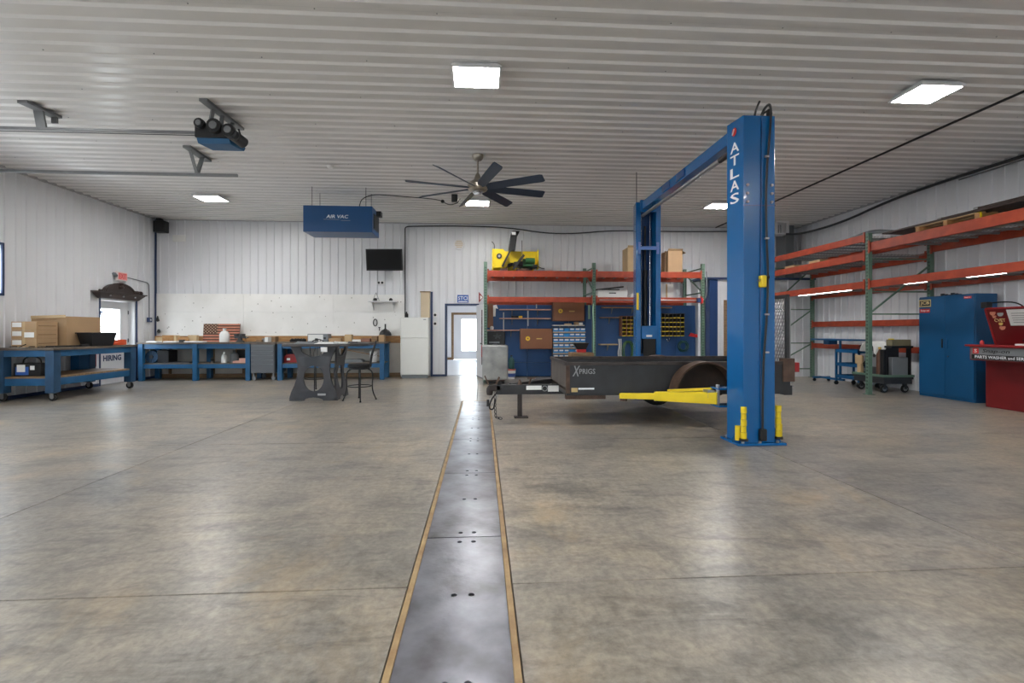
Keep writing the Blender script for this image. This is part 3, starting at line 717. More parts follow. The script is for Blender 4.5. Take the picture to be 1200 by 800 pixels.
# ------------------------------------------------------------------ left wall things
t = thing('exit_sign', 'small lit red and white exit sign above the carved pediment', 'sign', (XL + .1, 13.01, 2.66))
B().box(XL + .02, XL + .08, 12.83, 13.19, 2.65, 2.89).obj('case', PALEWHITE, t, .006)
B().box(XL + .08, XL + .085, 12.87, 13.17, 2.68, 2.86).obj('face', M('exit_face', (240, 150, 146), .5), t)
text('lettering', 'EXIT', (XL + .087, 13.02, 2.77), '+X', .13, .25, EXITRED, t)
for y in (12.8, 12.84): B().cyl((XL + .03, y - .02, 2.82), (XL + .1, y - .06, 2.76), .035, 10).obj('lamp_head', GREYTRAY, t)
cable('exit_conduit', [(XL + .04, 13.17, 2.77), (XL + .04, 13.85, 2.72), (XL + .04, 14.02, 2.7), (XL + .04, 14.07, 2.62), (XL + .04, 14.07, 1.72)], .014, GREYTRAY, 'thin grey conduit bending from the exit sign down to a switch', 'pipe', 1)
t = thing('light_switch', 'small dark blue switch box at the foot of the exit sign conduit', 'switch', (XL + .05, 14.07, 1.6))
B().box(XL + .02, XL + .08, 14.0, 14.14, 1.6, 1.73).obj('box', BLUE_TRIM, t, .006); B().box(XL + .08, XL + .09, 14.05, 14.09, 1.64, 1.69).obj('toggle', WHITE, t)
t = thing('carved_pediment', 'dark carved wooden pediment mounted over the exit door', 'pediment', (XL + .12, 13.0, 2.1))
B().hull8([(XL + .024, 12.26, 2.16), (XL + .14, 12.26, 2.16), (XL + .14, 13.52, 2.16), (XL + .024, 13.52, 2.16)], [(XL + .024, 12.08, 2.3), (XL + .24, 12.08, 2.3), (XL + .24, 13.66, 2.3), (XL + .024, 13.66, 2.3)]).obj('cornice', DKWOOD, t, .012)
B().box(XL + .024, XL + .26, 12.06, 13.68, 2.3, 2.33).obj('top_moulding', DKWOOD, t, .008)
b = B(); pts = [(12.4, 2.33)] + [(12.88 + .48 * math.cos(a), 2.33 + .23 * math.sin(a)) for a in [PI * (1 - i / 14) for i in range(15)]] + [(13.46, 2.33)]
B().prism(pts[1:-1], 'X', XL + .024, XL + .13).obj('arch_crest', DKWOOD, t, .006)
B().tube([(XL + .14, y, z) for y, z in pts[1:-1]], .025, 6).obj('arch_beading', DKWOOD, t)
B().lathe((XL + .14, 12.88, 2.42), [(.0, 0), (.05, .0), (.07, .06), (.04, .1), (.08, .14), (.04, .17), (0, .175)], 10).obj('shell_finial', DKWOOD, t)
for y, r in ((12.32, .03), (13.5, .06)):
    b = B()
    for k in range(6): b.lathe((XL + .12 + .03 * math.sin(k * 2.1), y - .1 + .045 * k, 2.33), [(0, 0), (r * .8, .01), (r, r * .8), (r * .5, r * 1.5), (0, r * 1.6)], 8)
    b.obj('leaf_carving', DKWOOD, t)
for y in (12.45, 12.88, 13.3): B().lathe((XL + .2, y, 2.24), [(0, -.02), (.02, -.015), (.02, .015), (0, .02)], 8).obj('rosette', GREYTRAY, t)

# workbench on casters along the left wall and what stands on it
t = thing('caster_workbench', 'long blue wooden workbench on casters along the left wall', 'workbench', (-8.75, 10.85, 0))
bx0, bx1, by0, by1 = -9.33, -8.22, 9.72, 11.95
B().box(bx0, bx1, by0, by1, .985, 1.03).obj('worktop', BENCH_TOP, t, .005)
b = B()
for a, c, e, f in cells(bx0 + .03, bx1 - .03, by0 + .03, by1 - .03, [(bx0 + .07, bx1 - .07, by0 + .07, by1 - .07)]): b.box(a, c, e, f, .86, .985)
b.obj('apron', BENCH_BLUE, t, .004)
b = B()
for a, c, e, f in cells(bx0 + .05, bx1 - .05, by0 + .05, by1 - .05, [(bx0 + .09, bx1 - .09, by0 + .09, by1 - .09)]): b.box(a, c, e, f, .3, .44)
b.obj('lower_apron', BENCH_BLUE, t, .004)
B().box(bx0 + .05, bx1 - .05, by0 + .05, by1 - .05, .44, .475).obj('lower_shelf', DULL_WOOD, t, .004)
for x in (bx0 + .1, bx1 - .1):
    for y in (by0 + .1, by1 - .1):
        B().box(x - .08, x + .08, y - .08, y + .08, .16, .985).obj('leg', BENCH_BLUE2, t, .005)
        c = B().lathe((x, y, .075), [(.0, -.025), (.06, -.025), (.075, -.018), (.075, .018), (.06, .025), (0, .025)], 16, 'Y').obj('caster', RUBBER, t)
        B().lathe((x, y, .075), [(.0, -.03), (.035, -.03), (.035, .03), (0, .03)], 12, 'Y').obj('caster_hub', GALV, c)
        B().box(x - .035, x + .035, y - .034, y - .03, .07, .16).box(x - .035, x + .035, y + .03, y + .034, .07, .16).box(x - .05, x + .05, y - .05, y + .05, .15, .16).obj('caster_fork', GALV, c)
def carton(name, x0, x1, y0, y1, z0, z1, label, group=None, mat=None, marks=()):
    t = thing(name, label, 'box', ((x0 + x1) / 2, (y0 + y1) / 2, z0), group)
    B().box(x0, x1, y0, y1, z0, z1).obj('carton', mat or CARD, t, .004)
    m = (x0 + x1) / 2
    B().box(m - .025, m + .025, y0 - .0015, y0, z0, z1).box(m - .025, m + .025, y0, y1, z1, z1 + .0015).obj('packing_tape', M('packing_tape', (196, 168, 128), .3), t)
    for a, c, e, f in marks: B().box(a, c, y0 - .003, y0 - .0015, e, f).obj('paper_label', PAPER, t)
    return t
for i, lb in enumerate(('bottom', 'middle', 'topmost')):
    z = 1.03 + .172 * i
    t = carton('small_carton', -9.12, -8.66, 9.86, 10.33, z, z + .168, 'small labelled cardboard box on the caster workbench, %s of its stack of three' % lb, 'stacked small cartons', CARD, [(-9.1, -8.93, z + .06, z + .15)] + ([(-8.88, -8.7, z + .03, z + .13)] if i == 1 else []))
    B().box(-8.66, -8.657, 9.9, 10.29, z + .078, z + .09).obj('flap_seam', M('seam_dark', (120, 92, 64), .8), t)
t = thing('open_carton', 'big open cardboard box on the caster workbench behind the small cartons', 'box', (-8.9, 10.86, 1.03))
b = B(); x0, x1, y0, y1 = -9.25, -8.56, 10.42, 11.3
for a, c, e, f in cells(x0, x1, y0, y1, [(x0 + .012, x1 - .012, y0 + .012, y1 - .012)]): b.box(a, c, e, f, 1.03, 1.66)
b.box(x0 + .01, x1 - .01, y0 + .01, y1 - .01, 1.03, 1.045).obj('carton', CARD, t)
B().bar((x0 + .02, y0 - .03, 1.64), (x1, y0 - .03, 1.66), .06, .008, (0, 1, 0)).obj('front_flap', CARD2, t)
b = B()
for k in range(14):
    x, y = random.uniform(x0 + .08, x1 - .1), random.uniform(y0 + .1, y1 - .1); b.lathe((x, y, 1.56), [(0, 0), (.08, .01), (.1, .06), (.05, .09), (0, .1)], 7)
b.obj('crumpled_packing', CARD2, t, kind='stuff')
t = thing('black_tub', 'black plastic tub on the caster workbench in front of the exit door', 'tub', (-8.38, 11.0, 1.03))
lo = [(-8.50, 10.70, 1.032), (-8.27, 10.70, 1.032), (-8.27, 11.26, 1.032), (-8.50, 11.26, 1.032)]; hi = [(-8.53, 10.62, 1.31), (-8.23, 10.62, 1.31), (-8.23, 11.33, 1.31), (-8.53, 11.33, 1.31)]
b = B(); V = [[b.bm.verts.new(p) for p in q] for q in (lo, hi)]
li = [[b.bm.verts.new((p[0] + (.012 if p[0] < -8.4 else -.012), p[1] + (.012 if p[1] < 11.0 else -.012), p[2] + (.012 if q is lo else 0))) for p in q] for q in (lo, hi)]
b.bm.faces.new(V[0][::-1]); b.bm.faces.new(li[0])
for k in range(4):
    j = (k + 1) % 4; b.bm.faces.new((V[0][k], V[0][j], V[1][j], V[1][k])); b.bm.faces.new((li[0][j], li[0][k], li[1][k], li[1][j])); b.bm.faces.new((V[1][k], V[1][j], li[1][j], li[1][k]))
b.obj('basin', BLACK, t)
b = B()
for a, c, e, f in cells(-8.55, -8.21, 10.60, 11.35, [(-8.52, -8.24, 10.63, 11.32)]): b.box(a, c, e, f, 1.305, 1.325)
b.obj('rim', BLACK, t, .004)
b = B()
for k in range(5): b.tube([(-8.42 + .1 * math.cos(a), 11.62 + .2 * math.sin(a), 1.05 + .022 * k) for a in [2 * PI * i / 14 + k for i in range(15)]], .018, 6)
tag(b.obj('orange_cord', ORANGE_PL), 'coiled orange cord on the far end of the caster workbench', 'cord')
t = thing('battery_charger', 'black battery charger with white labels on the caster workbench lower shelf', 'charger', (-8.85, 9.98, .475))
B().box(-9.1, -8.6, 9.88, 10.1, .475, .73).obj('case', BLACK, t, .012)
B().tube([(-9.02, 9.99, .73), (-9.0, 9.99, .82), (-8.85, 9.99, .87), (-8.7, 9.99, .82), (-8.68, 9.99, .73)], .014, 6, 2).obj('handle', BLACK, t)
B().box(-9.06, -8.82, 9.876, 9.88, .5, .66).obj('blue_label', SIGNBLUE, t)
B().box(-9.03, -8.88, 9.872, 9.876, .56, .7).box(-8.79, -8.71, 9.876, 9.88, .6, .68).obj('white_label', PAPER, t)
b = B()
for k in range(5):
    x = -9.15 + .16 * k; b.tube([(x, 9.85 + .02 * k, 1.04), (x + .1, 9.8, 1.06), (x + .16, 9.9, 1.12 if k == 1 else 1.05), (x + .05, 10.0, 1.05), (x - .05, 9.92, 1.045)], .009, 5, 2)
tag(b.obj('loose_wires', BLACK), 'loose black wires lying on the near end of the caster workbench', 'wires')
tag(B().box(-9.31, -8.75, 9.73, 9.84, 1.03, 1.04).obj('sheet_metal', GALV), 'pale sheet metal strip on the near edge of the caster workbench', 'sheet')
tag(B().bar((-8.55, 9.95, 1.05), (-8.35, 10.5, 1.05), .05, .03).bar((-8.35, 10.5, 1.05), (-8.3, 10.62, 1.06), .09, .05).obj('black_hand_tool', BLACK), 'black hand tool lying before the small cartons', 'tool')
t = thing('fire_extinguisher', 'red fire extinguisher on the left wall under the bench line', 'extinguisher', (XL + .12, 12.0, .5))
B().lathe((XL + .12, 12.0, .5), [(0, 0), (.07, 0), (.075, .03), (.075, .3), (.05, .36), (.025, .38), (0, .38)], 14).obj('cylinder', RED, t)
B().bar((XL + .12, 12.0, .9), (XL + .2, 12.04, .94), .03, .02).cyl((XL + .12, 12.0, .88), (XL + .12, 12.0, .92), .02, 8).obj('valve', BLACK, t)
t = thing('wall_cabinet', 'small dark blue steel box on the wall behind the caster workbench', 'box', (XL + .12, 11.7, .35))
B().box(XL + .03, XL + .22, 11.5, 11.88, .35, .9).obj('box', MATS['cabinet_blue_enamel'], t, .006); B().box(XL + .22, XL + .23, 11.53, 11.85, .38, .87).obj('door', CAB_BLUE, t, .004)
t = thing('white_stand', 'white panel with a wooden foot leaning at the left edge, above the caster workbench', 'panel', (-9.3, 9.3, .0))
B().box(-9.36, -9.32, 8.6, 9.72, 1.35, 2.0).obj('sheet', WHITE_PAINT, t, .004); B().box(-9.36, -9.28, 8.6, 9.72, 1.27, 1.35).obj('wooden_foot', WOOD, t, .004)
B().box(-9.36, -9.3, 8.7, 8.78, 0, 1.27).box(-9.36, -9.3, 9.5, 9.58, 0, 1.27).obj('prop_legs', WOOD, t)

# ------------------------------------------------------------------ back wall workbenches
def bench(name, label, x0, x1, mids, matb=BENCH_BLUE):
    t = thing(name, label, 'workbench', ((x0 + x1) / 2, 13.85, 0))
    B().box(x0 - .03, x1 + .03, 13.45, 14.29, 1.0, 1.045).obj('worktop', BENCH_TOP, t, .005)
    B().box(x0, x1, 13.5, 13.54, .87, 1.0).box(x0, x1, 14.22, 14.26, .87, 1.0).obj('apron', matb, t, .004)
    B().box(x0, x1, 13.5, 13.54, .335, .45).box(x0, x1, 14.22, 14.26, .335, .45).obj('lower_rail', matb, t, .004)
    B().box(x0 + .02, x1 - .02, 13.5, 14.26, .45, .475).obj('lower_shelf', BENCH_TOP, t, .004)
    for x in [x0 + .06] + mids + [x1 - .06]:
        for y in (13.52, 14.19): B().box(x - .06, x + .06, y - .055, y + .055, 0, 1.0).obj('leg', matb, t, .004)
    return t
bench('blue_workbench', 'blue wooden workbench in the left back corner, left of the grey tool chest', -9.25, -6.33, [-7.78])
bench('blue_workbench', 'blue wooden workbench behind the black table, between tool chest and fridge', -5.6, -2.72, [])
t = thing('tool_chest', 'grey rolling tool chest with drawers between the two blue back workbenches', 'tool chest', (-5.96, 13.8, 0))
B().box(-6.3, -5.66, 13.46, 14.2, .2, .99).obj('body', CHESTGREY, t, .006)
B().box(-6.33, -5.63, 13.43, 14.28, .99, 1.045).obj('wooden_top', BENCH_TOP, t, .005)
zz = [.22, .46, .58, .70, .82, .97]
for a, c in zip(zz, zz[1:]):
    dr = B().box(-6.28, -5.68, 13.43, 13.46, a + .006, c - .006).obj('drawer', CHESTGREY, t, .004)
    B().box(-6.28, -5.68, 13.41, 13.43, c - .026, c - .008).obj('drawer_pull', GREYTRAY, dr)
for x in (-6.24, -5.72):
    for y in (13.52, 14.12): B().lathe((x, y, .06), [(0, -.02), (.05, -.02), (.06, -.012), (.06, .012), (.05, .02), (0, .02)], 14, 'Y').box(x - .02, x + .02, y - .03, y + .03, .11, .2).obj('caster', GREYTRAY, t)

# things on the left back workbench (top at 1.045)
TOP = 1.045
t = thing('wooden_flag', 'wooden stars and stripes flag panel propped on the left back workbench', 'flag', (-7.43, 14.2, TOP))
fl0, fl1, fz0, fz1 = -7.93, -6.93, TOP, 1.56
def lean(b): return b.turn(math.radians(-6), (0, 14.12, TOP), 'X')
lean(B().box(fl0, fl1, 14.12, 14.14, fz0, fz1)).obj('backing', FLAGBROWN, t)
hs = (fz1 - fz0) / 13
for k in range(13):
    z = fz0 + hs * k
    lean(B().box(fl0 + (.4 if k >= 6 else 0), fl1, 14.105, 14.12, z + .002, z + hs - .002)).obj('stripe', PEACH if k % 2 == 0 else FLAGBROWN, t)
lean(B().box(fl0, fl0 + .4, 14.106, 14.12, fz0 + hs * 6, fz1)).obj('canton', FLAGBROWN, t)
b = B()
for r in range(7):
    for c in range(9):
        if (r + c) % 2 == 0:
            cx, cz = fl0 + .025 + c * .044, fz0 + hs * 6 + .02 + r * .041; P = []
            for i in range(10):
                rr = .017 if i % 2 == 0 else .007; P.append((cx + rr * math.sin(i * PI / 5), cz + rr * math.cos(i * PI / 5)))
            b.prism(P, 'Y', 14.1, 14.106)
lean(b).obj('stars', M('flag_star', (222, 196, 160), .6), t, kind='stuff')
def jug(name, x, y, z, r, h, mat, label, cat='jug', cap=None, n=14):
    t = thing(name, label, cat, (x, y, z))
    B().lathe((x, y, z), [(0, 0), (r * .95, 0), (r, .02), (r, h * .62), (r * .7, h * .82), (r * .3, h * .9), (r * .3, h), (0, h)], n).obj('body', mat, t)
    B().cyl((x, y, z + h), (x, y, z + h + .03), r * .36, 12).obj('cap', cap or WHITE, t)
    return t
jug('white_jug', -7.17, 13.8, TOP, .125, .35, WHITE, 'white plastic jug standing in front of the wooden flag')
t = thing('bench_vise', 'dark bench vise bolted on the back workbench right of the flag', 'vise', (-6.75, 13.8, TOP))
B().lathe((-6.75, 13.8, TOP), [(0, 0), (.11, 0), (.11, .02), (.06, .05), (.055, .1), (0, .1)], 14).obj('swivel_base', DKGREY, t)
B().box(-6.88, -6.7, 13.74, 13.86, TOP + .1, TOP + .17).box(-6.88, -6.8, 13.72, 13.88, TOP + .17, TOP + .23).obj('fixed_jaw', DKGREY, t, .008)
B().box(-6.7, -6.6, 13.75, 13.85, TOP + .1, TOP + .16).box(-6.74, -6.64, 13.72, 13.88, TOP + .16, TOP + .23).obj('moving_jaw', DKGREY, t, .008)
B().cyl((-6.6, 13.8, TOP + .13), (-6.52, 13.8, TOP + .13), .02, 10).cyl((-6.53, 13.68, TOP + .13), (-6.53, 13.92, TOP + .13), .008, 6).obj('screw_handle', STEEL, t)
for i, (x, y, a, lb) in enumerate(((-9.0, 14.05, .1, 'leftmost'), (-8.78, 13.95, .6, 'second from the left'), (-8.6, 14.02, -.7, 'leaning third'), (-8.38, 13.98, .2, 'fourth'), (-8.15, 14.05, -.1, 'rightmost'))):
    tag(B().box(x - .13, x + .13, y - .045, y + .045, TOP, TOP + (.13 if i in (0, 3) else .19)).turn(a, (x, y, 0)).obj('wood_offcut', WOOD if i % 2 else CARD2, None, .004), 'wooden offcut on the left back workbench, %s of the row' % lb, 'wood offcut', 'wood offcuts in the corner')
for x, y, w_, lb, m_ in ((-8.95, 13.65, .3, 'flat white sheet at the corner end of the left back workbench', PAPER), (-8.5, 13.68, .34, 'crumpled white sheet before the wood offcuts', PAPER), (-8.05, 13.7, .25, 'pale paper pad beside the wooden flag', WHITE), (-7.75, 13.62, .3, 'white flat tray before the wooden flag', WHITE)):
    tag(B().box(x - w_ / 2, x + w_ / 2, y - .1, y + .1, TOP, TOP + .03).turn(random.uniform(-.3, .3), (x, y, 0)).obj('paper_sheet', m_), lb, 'paper')
tag(B().box(-8.26, -8.14, 13.58, 13.66, TOP, TOP + .07).obj('small_black_box', BLACK, None, .006), 'small black box on the front edge of the left back workbench', 'box')
t = thing('round_fan', 'round dark blue floor fan on the lower shelf at the corner', 'fan', (-9.0, 13.7, .475))
B().lathe((-9.0, 13.62, .65), [(0, 0), (.165, 0), (.175, .02), (.175, .12), (.16, .14), (0, .14)], 22, 'Y').obj('housing', BENCH_BLUE2, t); B().lathe((-9.0, 13.6, .65), [(0, 0), (.05, 0), (.05, .02), (0, .02)], 12, 'Y').obj('hub', DKGREY, t)
for a in range(0, 360, 30): B().bar((-9.0 + .05 * math.cos(math.radians(a)), 13.612, .65 + .05 * math.sin(math.radians(a))), (-9.0 + .165 * math.cos(math.radians(a)), 13.612, .65 + .165 * math.sin(math.radians(a))), .006, .006).obj('guard_wire', DKGREY, t)
tag(B().box(-8.85, -8.55, 13.62, 14.0, .475, .83).obj('black_case', BLACK, None, .012), 'black square case beside the round fan on the lower shelf', 'case')
tag(B().prism([(-8.7, 13.6), (-8.0, 13.6), (-7.95, 13.8), (-8.1, 13.95), (-8.65, 13.9)], 'Z', .475, .505).obj('dark_plate', DKGREY), 'flat dark metal plate lying on the lower shelf right of the black case', 'plate')
tag(B().lathe((-7.42, 13.65, .475), [(0, 0), (.07, 0), (.03, .06), (.045, .1), (0, .16)], 10).obj('black_stopper', BLACK), 'small black conical stopper on the lower shelf', 'stopper')
jug('white_bottle', -7.13, 13.7, .475, .075, .27, WHITE, 'white plastic bottle on the lower shelf under the wooden flag', 'bottle', WHITE)
jug('grey_jug', -6.93, 13.85, .475, .11, .31, GREYTRAY, 'grey jug on the lower shelf right of the white bottle', 'jug', BLACK)
t = thing('leaning_picture', 'thin wooden picture frame leaning on the lower shelf', 'frame', (-6.8, 14.05, .475))
b = B()
for a, c, e, f in cells(-6.98, -6.66, .475, .84, [(-6.96, -6.68, .495, .82)]): b.box(a, c, 14.02, 14.04, e, f)
b.obj('frame', WOOD, t); B().box(-6.96, -6.68, 14.03, 14.038, .495, .82).obj('dark_backing', BLACK, t)
tag(B().box(-6.85, -6.5, 13.6, 13.8, .475, .53).box(-6.7, -6.52, 13.64, 13.76, .53, .6).obj('rag_pile', M('rag', (206, 160, 146), .8)), 'pale folded rags on the lower shelf by the right leg', 'rags')
# things on the chest
for x, y, w_, h, m_, lb in ((-6.25, 13.9, .16, .06, DULL_WOOD, 'small brown block on the tool chest top, leftmost'), (-6.05, 13.95, .3, .1, GREYTRAY, 'grey metal tray with tools on the tool chest top'), (-5.98, 13.8, .12, .14, WHITE, 'small white tub on the tool chest top'), (-5.82, 13.85, .12, .15, DULL_WOOD, 'brown wooden block at the right of the tool chest top')):
    tag(B().box(x - w_ / 2, x + w_ / 2, y - .08, y + .08, TOP, TOP + h).turn(random.uniform(-.4, .4), (x, y, 0)).obj('chest_clutter', m_, None, .01), lb, 'tray' if 'tray' in lb else ('tub' if 'tub' in lb else 'block'))
# things on the right back workbench
b = B()
for k in range(5): b.lathe((-5.35 + .08 * k, 13.85 + .03 * (k % 2), TOP), [(0, 0), (.06, 0), (.07, .05 + .02 * (k % 3)), (.03, .09), (0, .1)], 8)
tag(b.obj('black_glove_heap', RUBBER), 'heap of black rubber gloves on the right back workbench', 'gloves')
t = thing('white_panel_box', 'steel framed box with a white face standing on the right back workbench', 'box', (-4.62, 13.95, TOP))
B().box(-4.93, -4.36, 13.85, 14.15, TOP, 1.27).obj('case', GREYTRAY, t, .006); B().box(-4.91, -4.5, 13.842, 13.85, TOP + .02, 1.25).obj('white_face', WHITE, t)
B().box(-4.72, -4.64, 13.835, 13.842, TOP + .03, TOP + .1).box(-4.48, -4.42, 13.835, 13.842, TOP + .08, TOP + .13).obj('black_fittings', BLACK, t)
for x, w_, h, m_, lb in ((-4.15, .34, .1, CARD, 'low brown carton right of the white faced box'), (-3.78, .2, .2, CARD2, 'upright tan carton on the right back workbench'), (-3.3, .26, .09, M('rag2', (140, 100, 84), .8), 'brown rag bundle on the right back workbench'), (-3.05, .16, .15, DULL_WOOD, 'brown jar shaped block at the workbench end by the fridge'), (-2.85, .16, .19, CARD, 'tan carton on the right end of the back workbench'), (-3.55, .24, .06, PAPER, 'low white tray on the right back workbench')):
    x0 = x - w_ / 2
    t = thing('bench_carton', lb, 'tray' if 'tray' in lb else ('rags' if 'rag' in lb else ('block' if 'block' in lb else 'box')), (x, 13.85, TOP))
    B().box(x0, x + w_ / 2, 13.76, 13.94, TOP, TOP + h).obj('body', m_, t, .01); B().box(x0 + .01, x + w_ / 2 - .01, 13.77, 13.93, TOP + h, TOP + h + .006).obj('lid', m_, t)
t = thing('red_toolbox', 'red toolbox on the lower shelf behind the black table', 'toolbox', (-5.3, 13.75, .475))
B().box(-5.5, -5.12, 13.65, 13.88, .475, .64).obj('box', RED, t, .008); B().prism([(-5.5, .64), (-5.42, .71), (-5.2, .71), (-5.12, .64)], 'Y', 13.65, 13.88).obj('lid', RED, t); B().tube([(-5.4, 13.76, .71), (-5.38, 13.76, .76), (-5.24, 13.76, .76), (-5.22, 13.76, .71)], .01, 6, 1).obj('handle', BLACK, t)
B().box(-5.42, -5.33, 13.643, 13.65, .54, .6).obj('white_label', PAPER, t)
tag(B().box(-5.0, -4.75, 13.6, 13.9, .475, .6).obj('red_case', RED, None, .01), 'second small red case right of the red toolbox', 'case')
tag(B().box(-3.85, -3.35, 13.6, 13.9, .475, .535).box(-3.82, -3.38, 13.62, 13.88, .535, .56).obj('grey_tray', GREYTRAY, None, .006), 'flat grey tray on the lower shelf behind the bar stool', 'tray')
t = thing('white_bucket', 'white plastic bucket on the lower shelf by the right leg', 'bucket', (-3.07, 13.75, .475))
B().lathe((-3.07, 13.75, .475), [(0, 0), (.085, 0), (.105, .28), (.11, .28), (.11, .3), (.1, .3), (.08, .02), (0, .02)], 18).obj('pail', WHITE, t)
B().tube([(-3.18, 13.75, .75), (-3.17, 13.65, .68), (-3.07, 13.62, .64), (-2.97, 13.65, .68), (-2.96, 13.75, .75)], .005, 5, 1).obj('bail', STEEL, t)
tag(B().bar((-3.9, 13.5, .86), (-2.8, 13.96, .6), .04, .02).obj('loose_batten', WOOD), 'thin pale batten slanting under the right back workbench', 'batten')

# wall things above the back bench
t = thing('wall_shelf', 'white wall shelf on brackets right of the television', 'shelf', (-2.9, 14.2, 2.1))
B().box(-3.3, -2.48, 14.05, YB - .05, 2.2, 2.23).obj('board', WHITE_PAINT, t, .003)
for x in (-3.2, -2.6): B().prism([(YB - .05, 2.2), (YB - .05, 1.95), (14.1, 2.2)], 'X', x - .01, x + .01).obj('bracket', WHITE_PAINT, t)
for x, lb in ((-3.12, 'left'), (-2.67, 'right')): tag(B().lathe((x, 14.2, 2.23), [(0, 0), (.05, 0), (.055, .05), (.03, .08), (0, .09)], 10).obj('small_black_cup', BLACK), 'small black cup on the %s of the white wall shelf' % lb, 'cup')
b = B(); b.bar((-3.22, 14.3, 2.23), (-3.12, 14.3, 2.48), .012, .012).bar((-3.02, 14.3, 2.23), (-3.12, 14.3, 2.48), .012, .012).bar((-3.19, 14.3, 2.31), (-3.05, 14.3, 2.31), .012, .012)
tag(b.obj('wire_stand', GREYTRAY), 'thin wire triangle stand on the left of the wall shelf', 'stand')
t = thing('wall_outlet', 'black outlet plate on the back wall below the television', 'outlet', (-2.98, YB - .05, 2.72))
B().box(-3.1, -2.88, YB - .05, YB - .022, 2.73, 2.83).obj('plate', WHITE, t); [B().lathe((x, YB - .06, 2.78), [(0, 0), (.035, 0), (.035, .02), (0, .02)], 12, 'Y').obj('socket', BLACK, t) for x in (-3.05, -2.95)]
b = B().tube([(-3.15 + .055 * math.cos(a), YB - .065, 1.6 + .1 * math.sin(a)) for a in [2 * PI * i / 16 for i in range(17)]], .014, 6)
tag(b.obj('hanging_ring', BLACK), 'black oval ring hanging on the painted plywood above the ledge', 'ring')
tag(B().bar((-3.03, YB - .06, 1.47), (-3.03, YB - .06, 1.36), .02, .02).bar((-3.06, YB - .06, 1.46), (-3.0, YB - .06, 1.46), .02, .02).obj('wall_hook', BLACK), 'small black hook on the plywood right of the hanging ring', 'hook')
t = thing('black_funnel', 'black dome shaped funnel with a stem hung above the workbench end by the fridge', 'funnel', (-2.83, 14.2, 1.22))
B().lathe((-2.83, 14.2, 1.22), [(.17, 0), (.18, .005), (.165, .08), (.11, .15), (.05, .18), (.03, .2), (.03, .2), (0, .2)], 20).obj('dome', BLACK, t); B().cyl((-2.83, 14.2, 1.4), (-2.83, 14.2, 1.56), .022, 10).obj('stem', BLACK, t)
for k, (z, dy) in enumerate(((1.62, 0), (1.3, .02))): tag(B().lathe((-9.28 + .03 * k, YB - .1, z), [(0, 0), (.05, .02), (.03, .09), (.015, .16 - .06 * k), (0, .17 - .06 * k)], 8).obj('hanging_tool', BLACK), 'small black tool hanging in the left back corner, %s of two' % ('upper', 'lower')[k], 'tool')

t = thing('refrigerator', 'white top freezer refrigerator against the back wall', 'refrigerator', (-1.92, 14.05, 0))
B().box(-2.33, -1.53, 13.86, 14.31, .05, 1.74).obj('body', CREAM, t, .012)
d1 = B().box(-2.33, -1.53, 13.80, 13.855, 1.15, 1.74).obj('freezer_door', CREAM, t, .014); d2 = B().box(-2.33, -1.53, 13.80, 13.855, .1, 1.135).obj('door', CREAM, t, .014)
B().box(-2.315, -2.29, 13.775, 13.80, 1.2, 1.5).obj('door_handle', CREAM, d1, .006); B().box(-2.315, -2.29, 13.775, 13.80, .75, 1.1).obj('door_handle', CREAM, d2, .006)
B().box(-1.68, -1.6, 13.797, 13.80, 1.67, 1.69).obj('badge', GREYTRAY, d1)
B().box(-2.3, -1.56, 13.84, 13.88, .0, .09).obj('kick_grille', GREYTRAY, t)
tag(B().lathe((-2.2, 14.1, 1.745), [(0, 0), (.05, 0), (.05, .1), (.02, .14), (.02, .17), (0, .17)], 10).obj('spray_can', BLACK), 'small dark can on top of the refrigerator', 'can')
t = thing('beige_panel', 'tall beige steel panel on the back wall behind the refrigerator', 'panel', (-1.67, 14.34, 0))
B().box(-1.82, -1.55, 14.32, YB - .022, 0, 2.5).obj('panel', TANSTEEL, t, .004); B().box(-1.84, -1.53, 14.31, YB - .022, 2.5, 2.53).obj('cap', DULL_WOOD, t)
struct(B().box(-1.53, -1.47, YB - .06, YB - .022, 0, 2.52).obj('trim_6', BLUE_TRIM)); struct(B().box(-1.47, DOOR2[0] - .05, YB - .045, YB - .022, 0, .06).obj('baseboard_back', BLUE_TRIM))
for z, lb in ((1.83, 'upper'), (1.57, 'lower')):
    t = thing('wall_switch', 'small black round switch between refrigerator and doorway, %s of two' % lb, 'switch', (-1.4, YB - .05, z - .06))
    B().box(-1.46, -1.34, YB - .045, YB - .022, z - .07, z + .07).obj('plate', WHITE, t, .003); B().lathe((-1.4, YB - .065, z), [(0, 0), (.038, 0), (.04, .02), (0, .02)], 14, 'Y').obj('button', BLACK, t)
t = thing('door_sign', 'small blue STCI sign above the doorway', 'sign', (-.57, YB - .04, 2.19))
B().box(-.74, -.41, YB - .045, YB - .022, 2.2, 2.43).obj('plate', SIGNBLUE, t, .003); text('lettering', 'STCI', (-.575, YB - .047, 2.335), '-Y', .11, .28, LETTER_WHITE, t); B().box(-.71, -.44, YB - .048, YB - .045, 2.22, 2.245).obj('underline', LETTER_WHITE, t)
t = thing('pennant', 'small red and white triangular pennant hung by the doorway top', 'pennant', (-.0, YB - .1, 2.2))
B().prism([(-.1, 2.52), (.04, 2.36), (-.1, 2.2)], 'Y', YB - .1, YB - .09).obj('cloth', M('pennant_red', (150, 56, 60), .7), t); B().prism([(-.06, 2.42), (.02, 2.36), (-.06, 2.28)], 'Y', YB - .104, YB - .1).obj('white_mark', PAPER, t)
t = thing('hanging_tool_strip', 'narrow dark and red strip of tools hung on the open white door', 'tool strip', (.02, 13.5, .4))
dx = .01
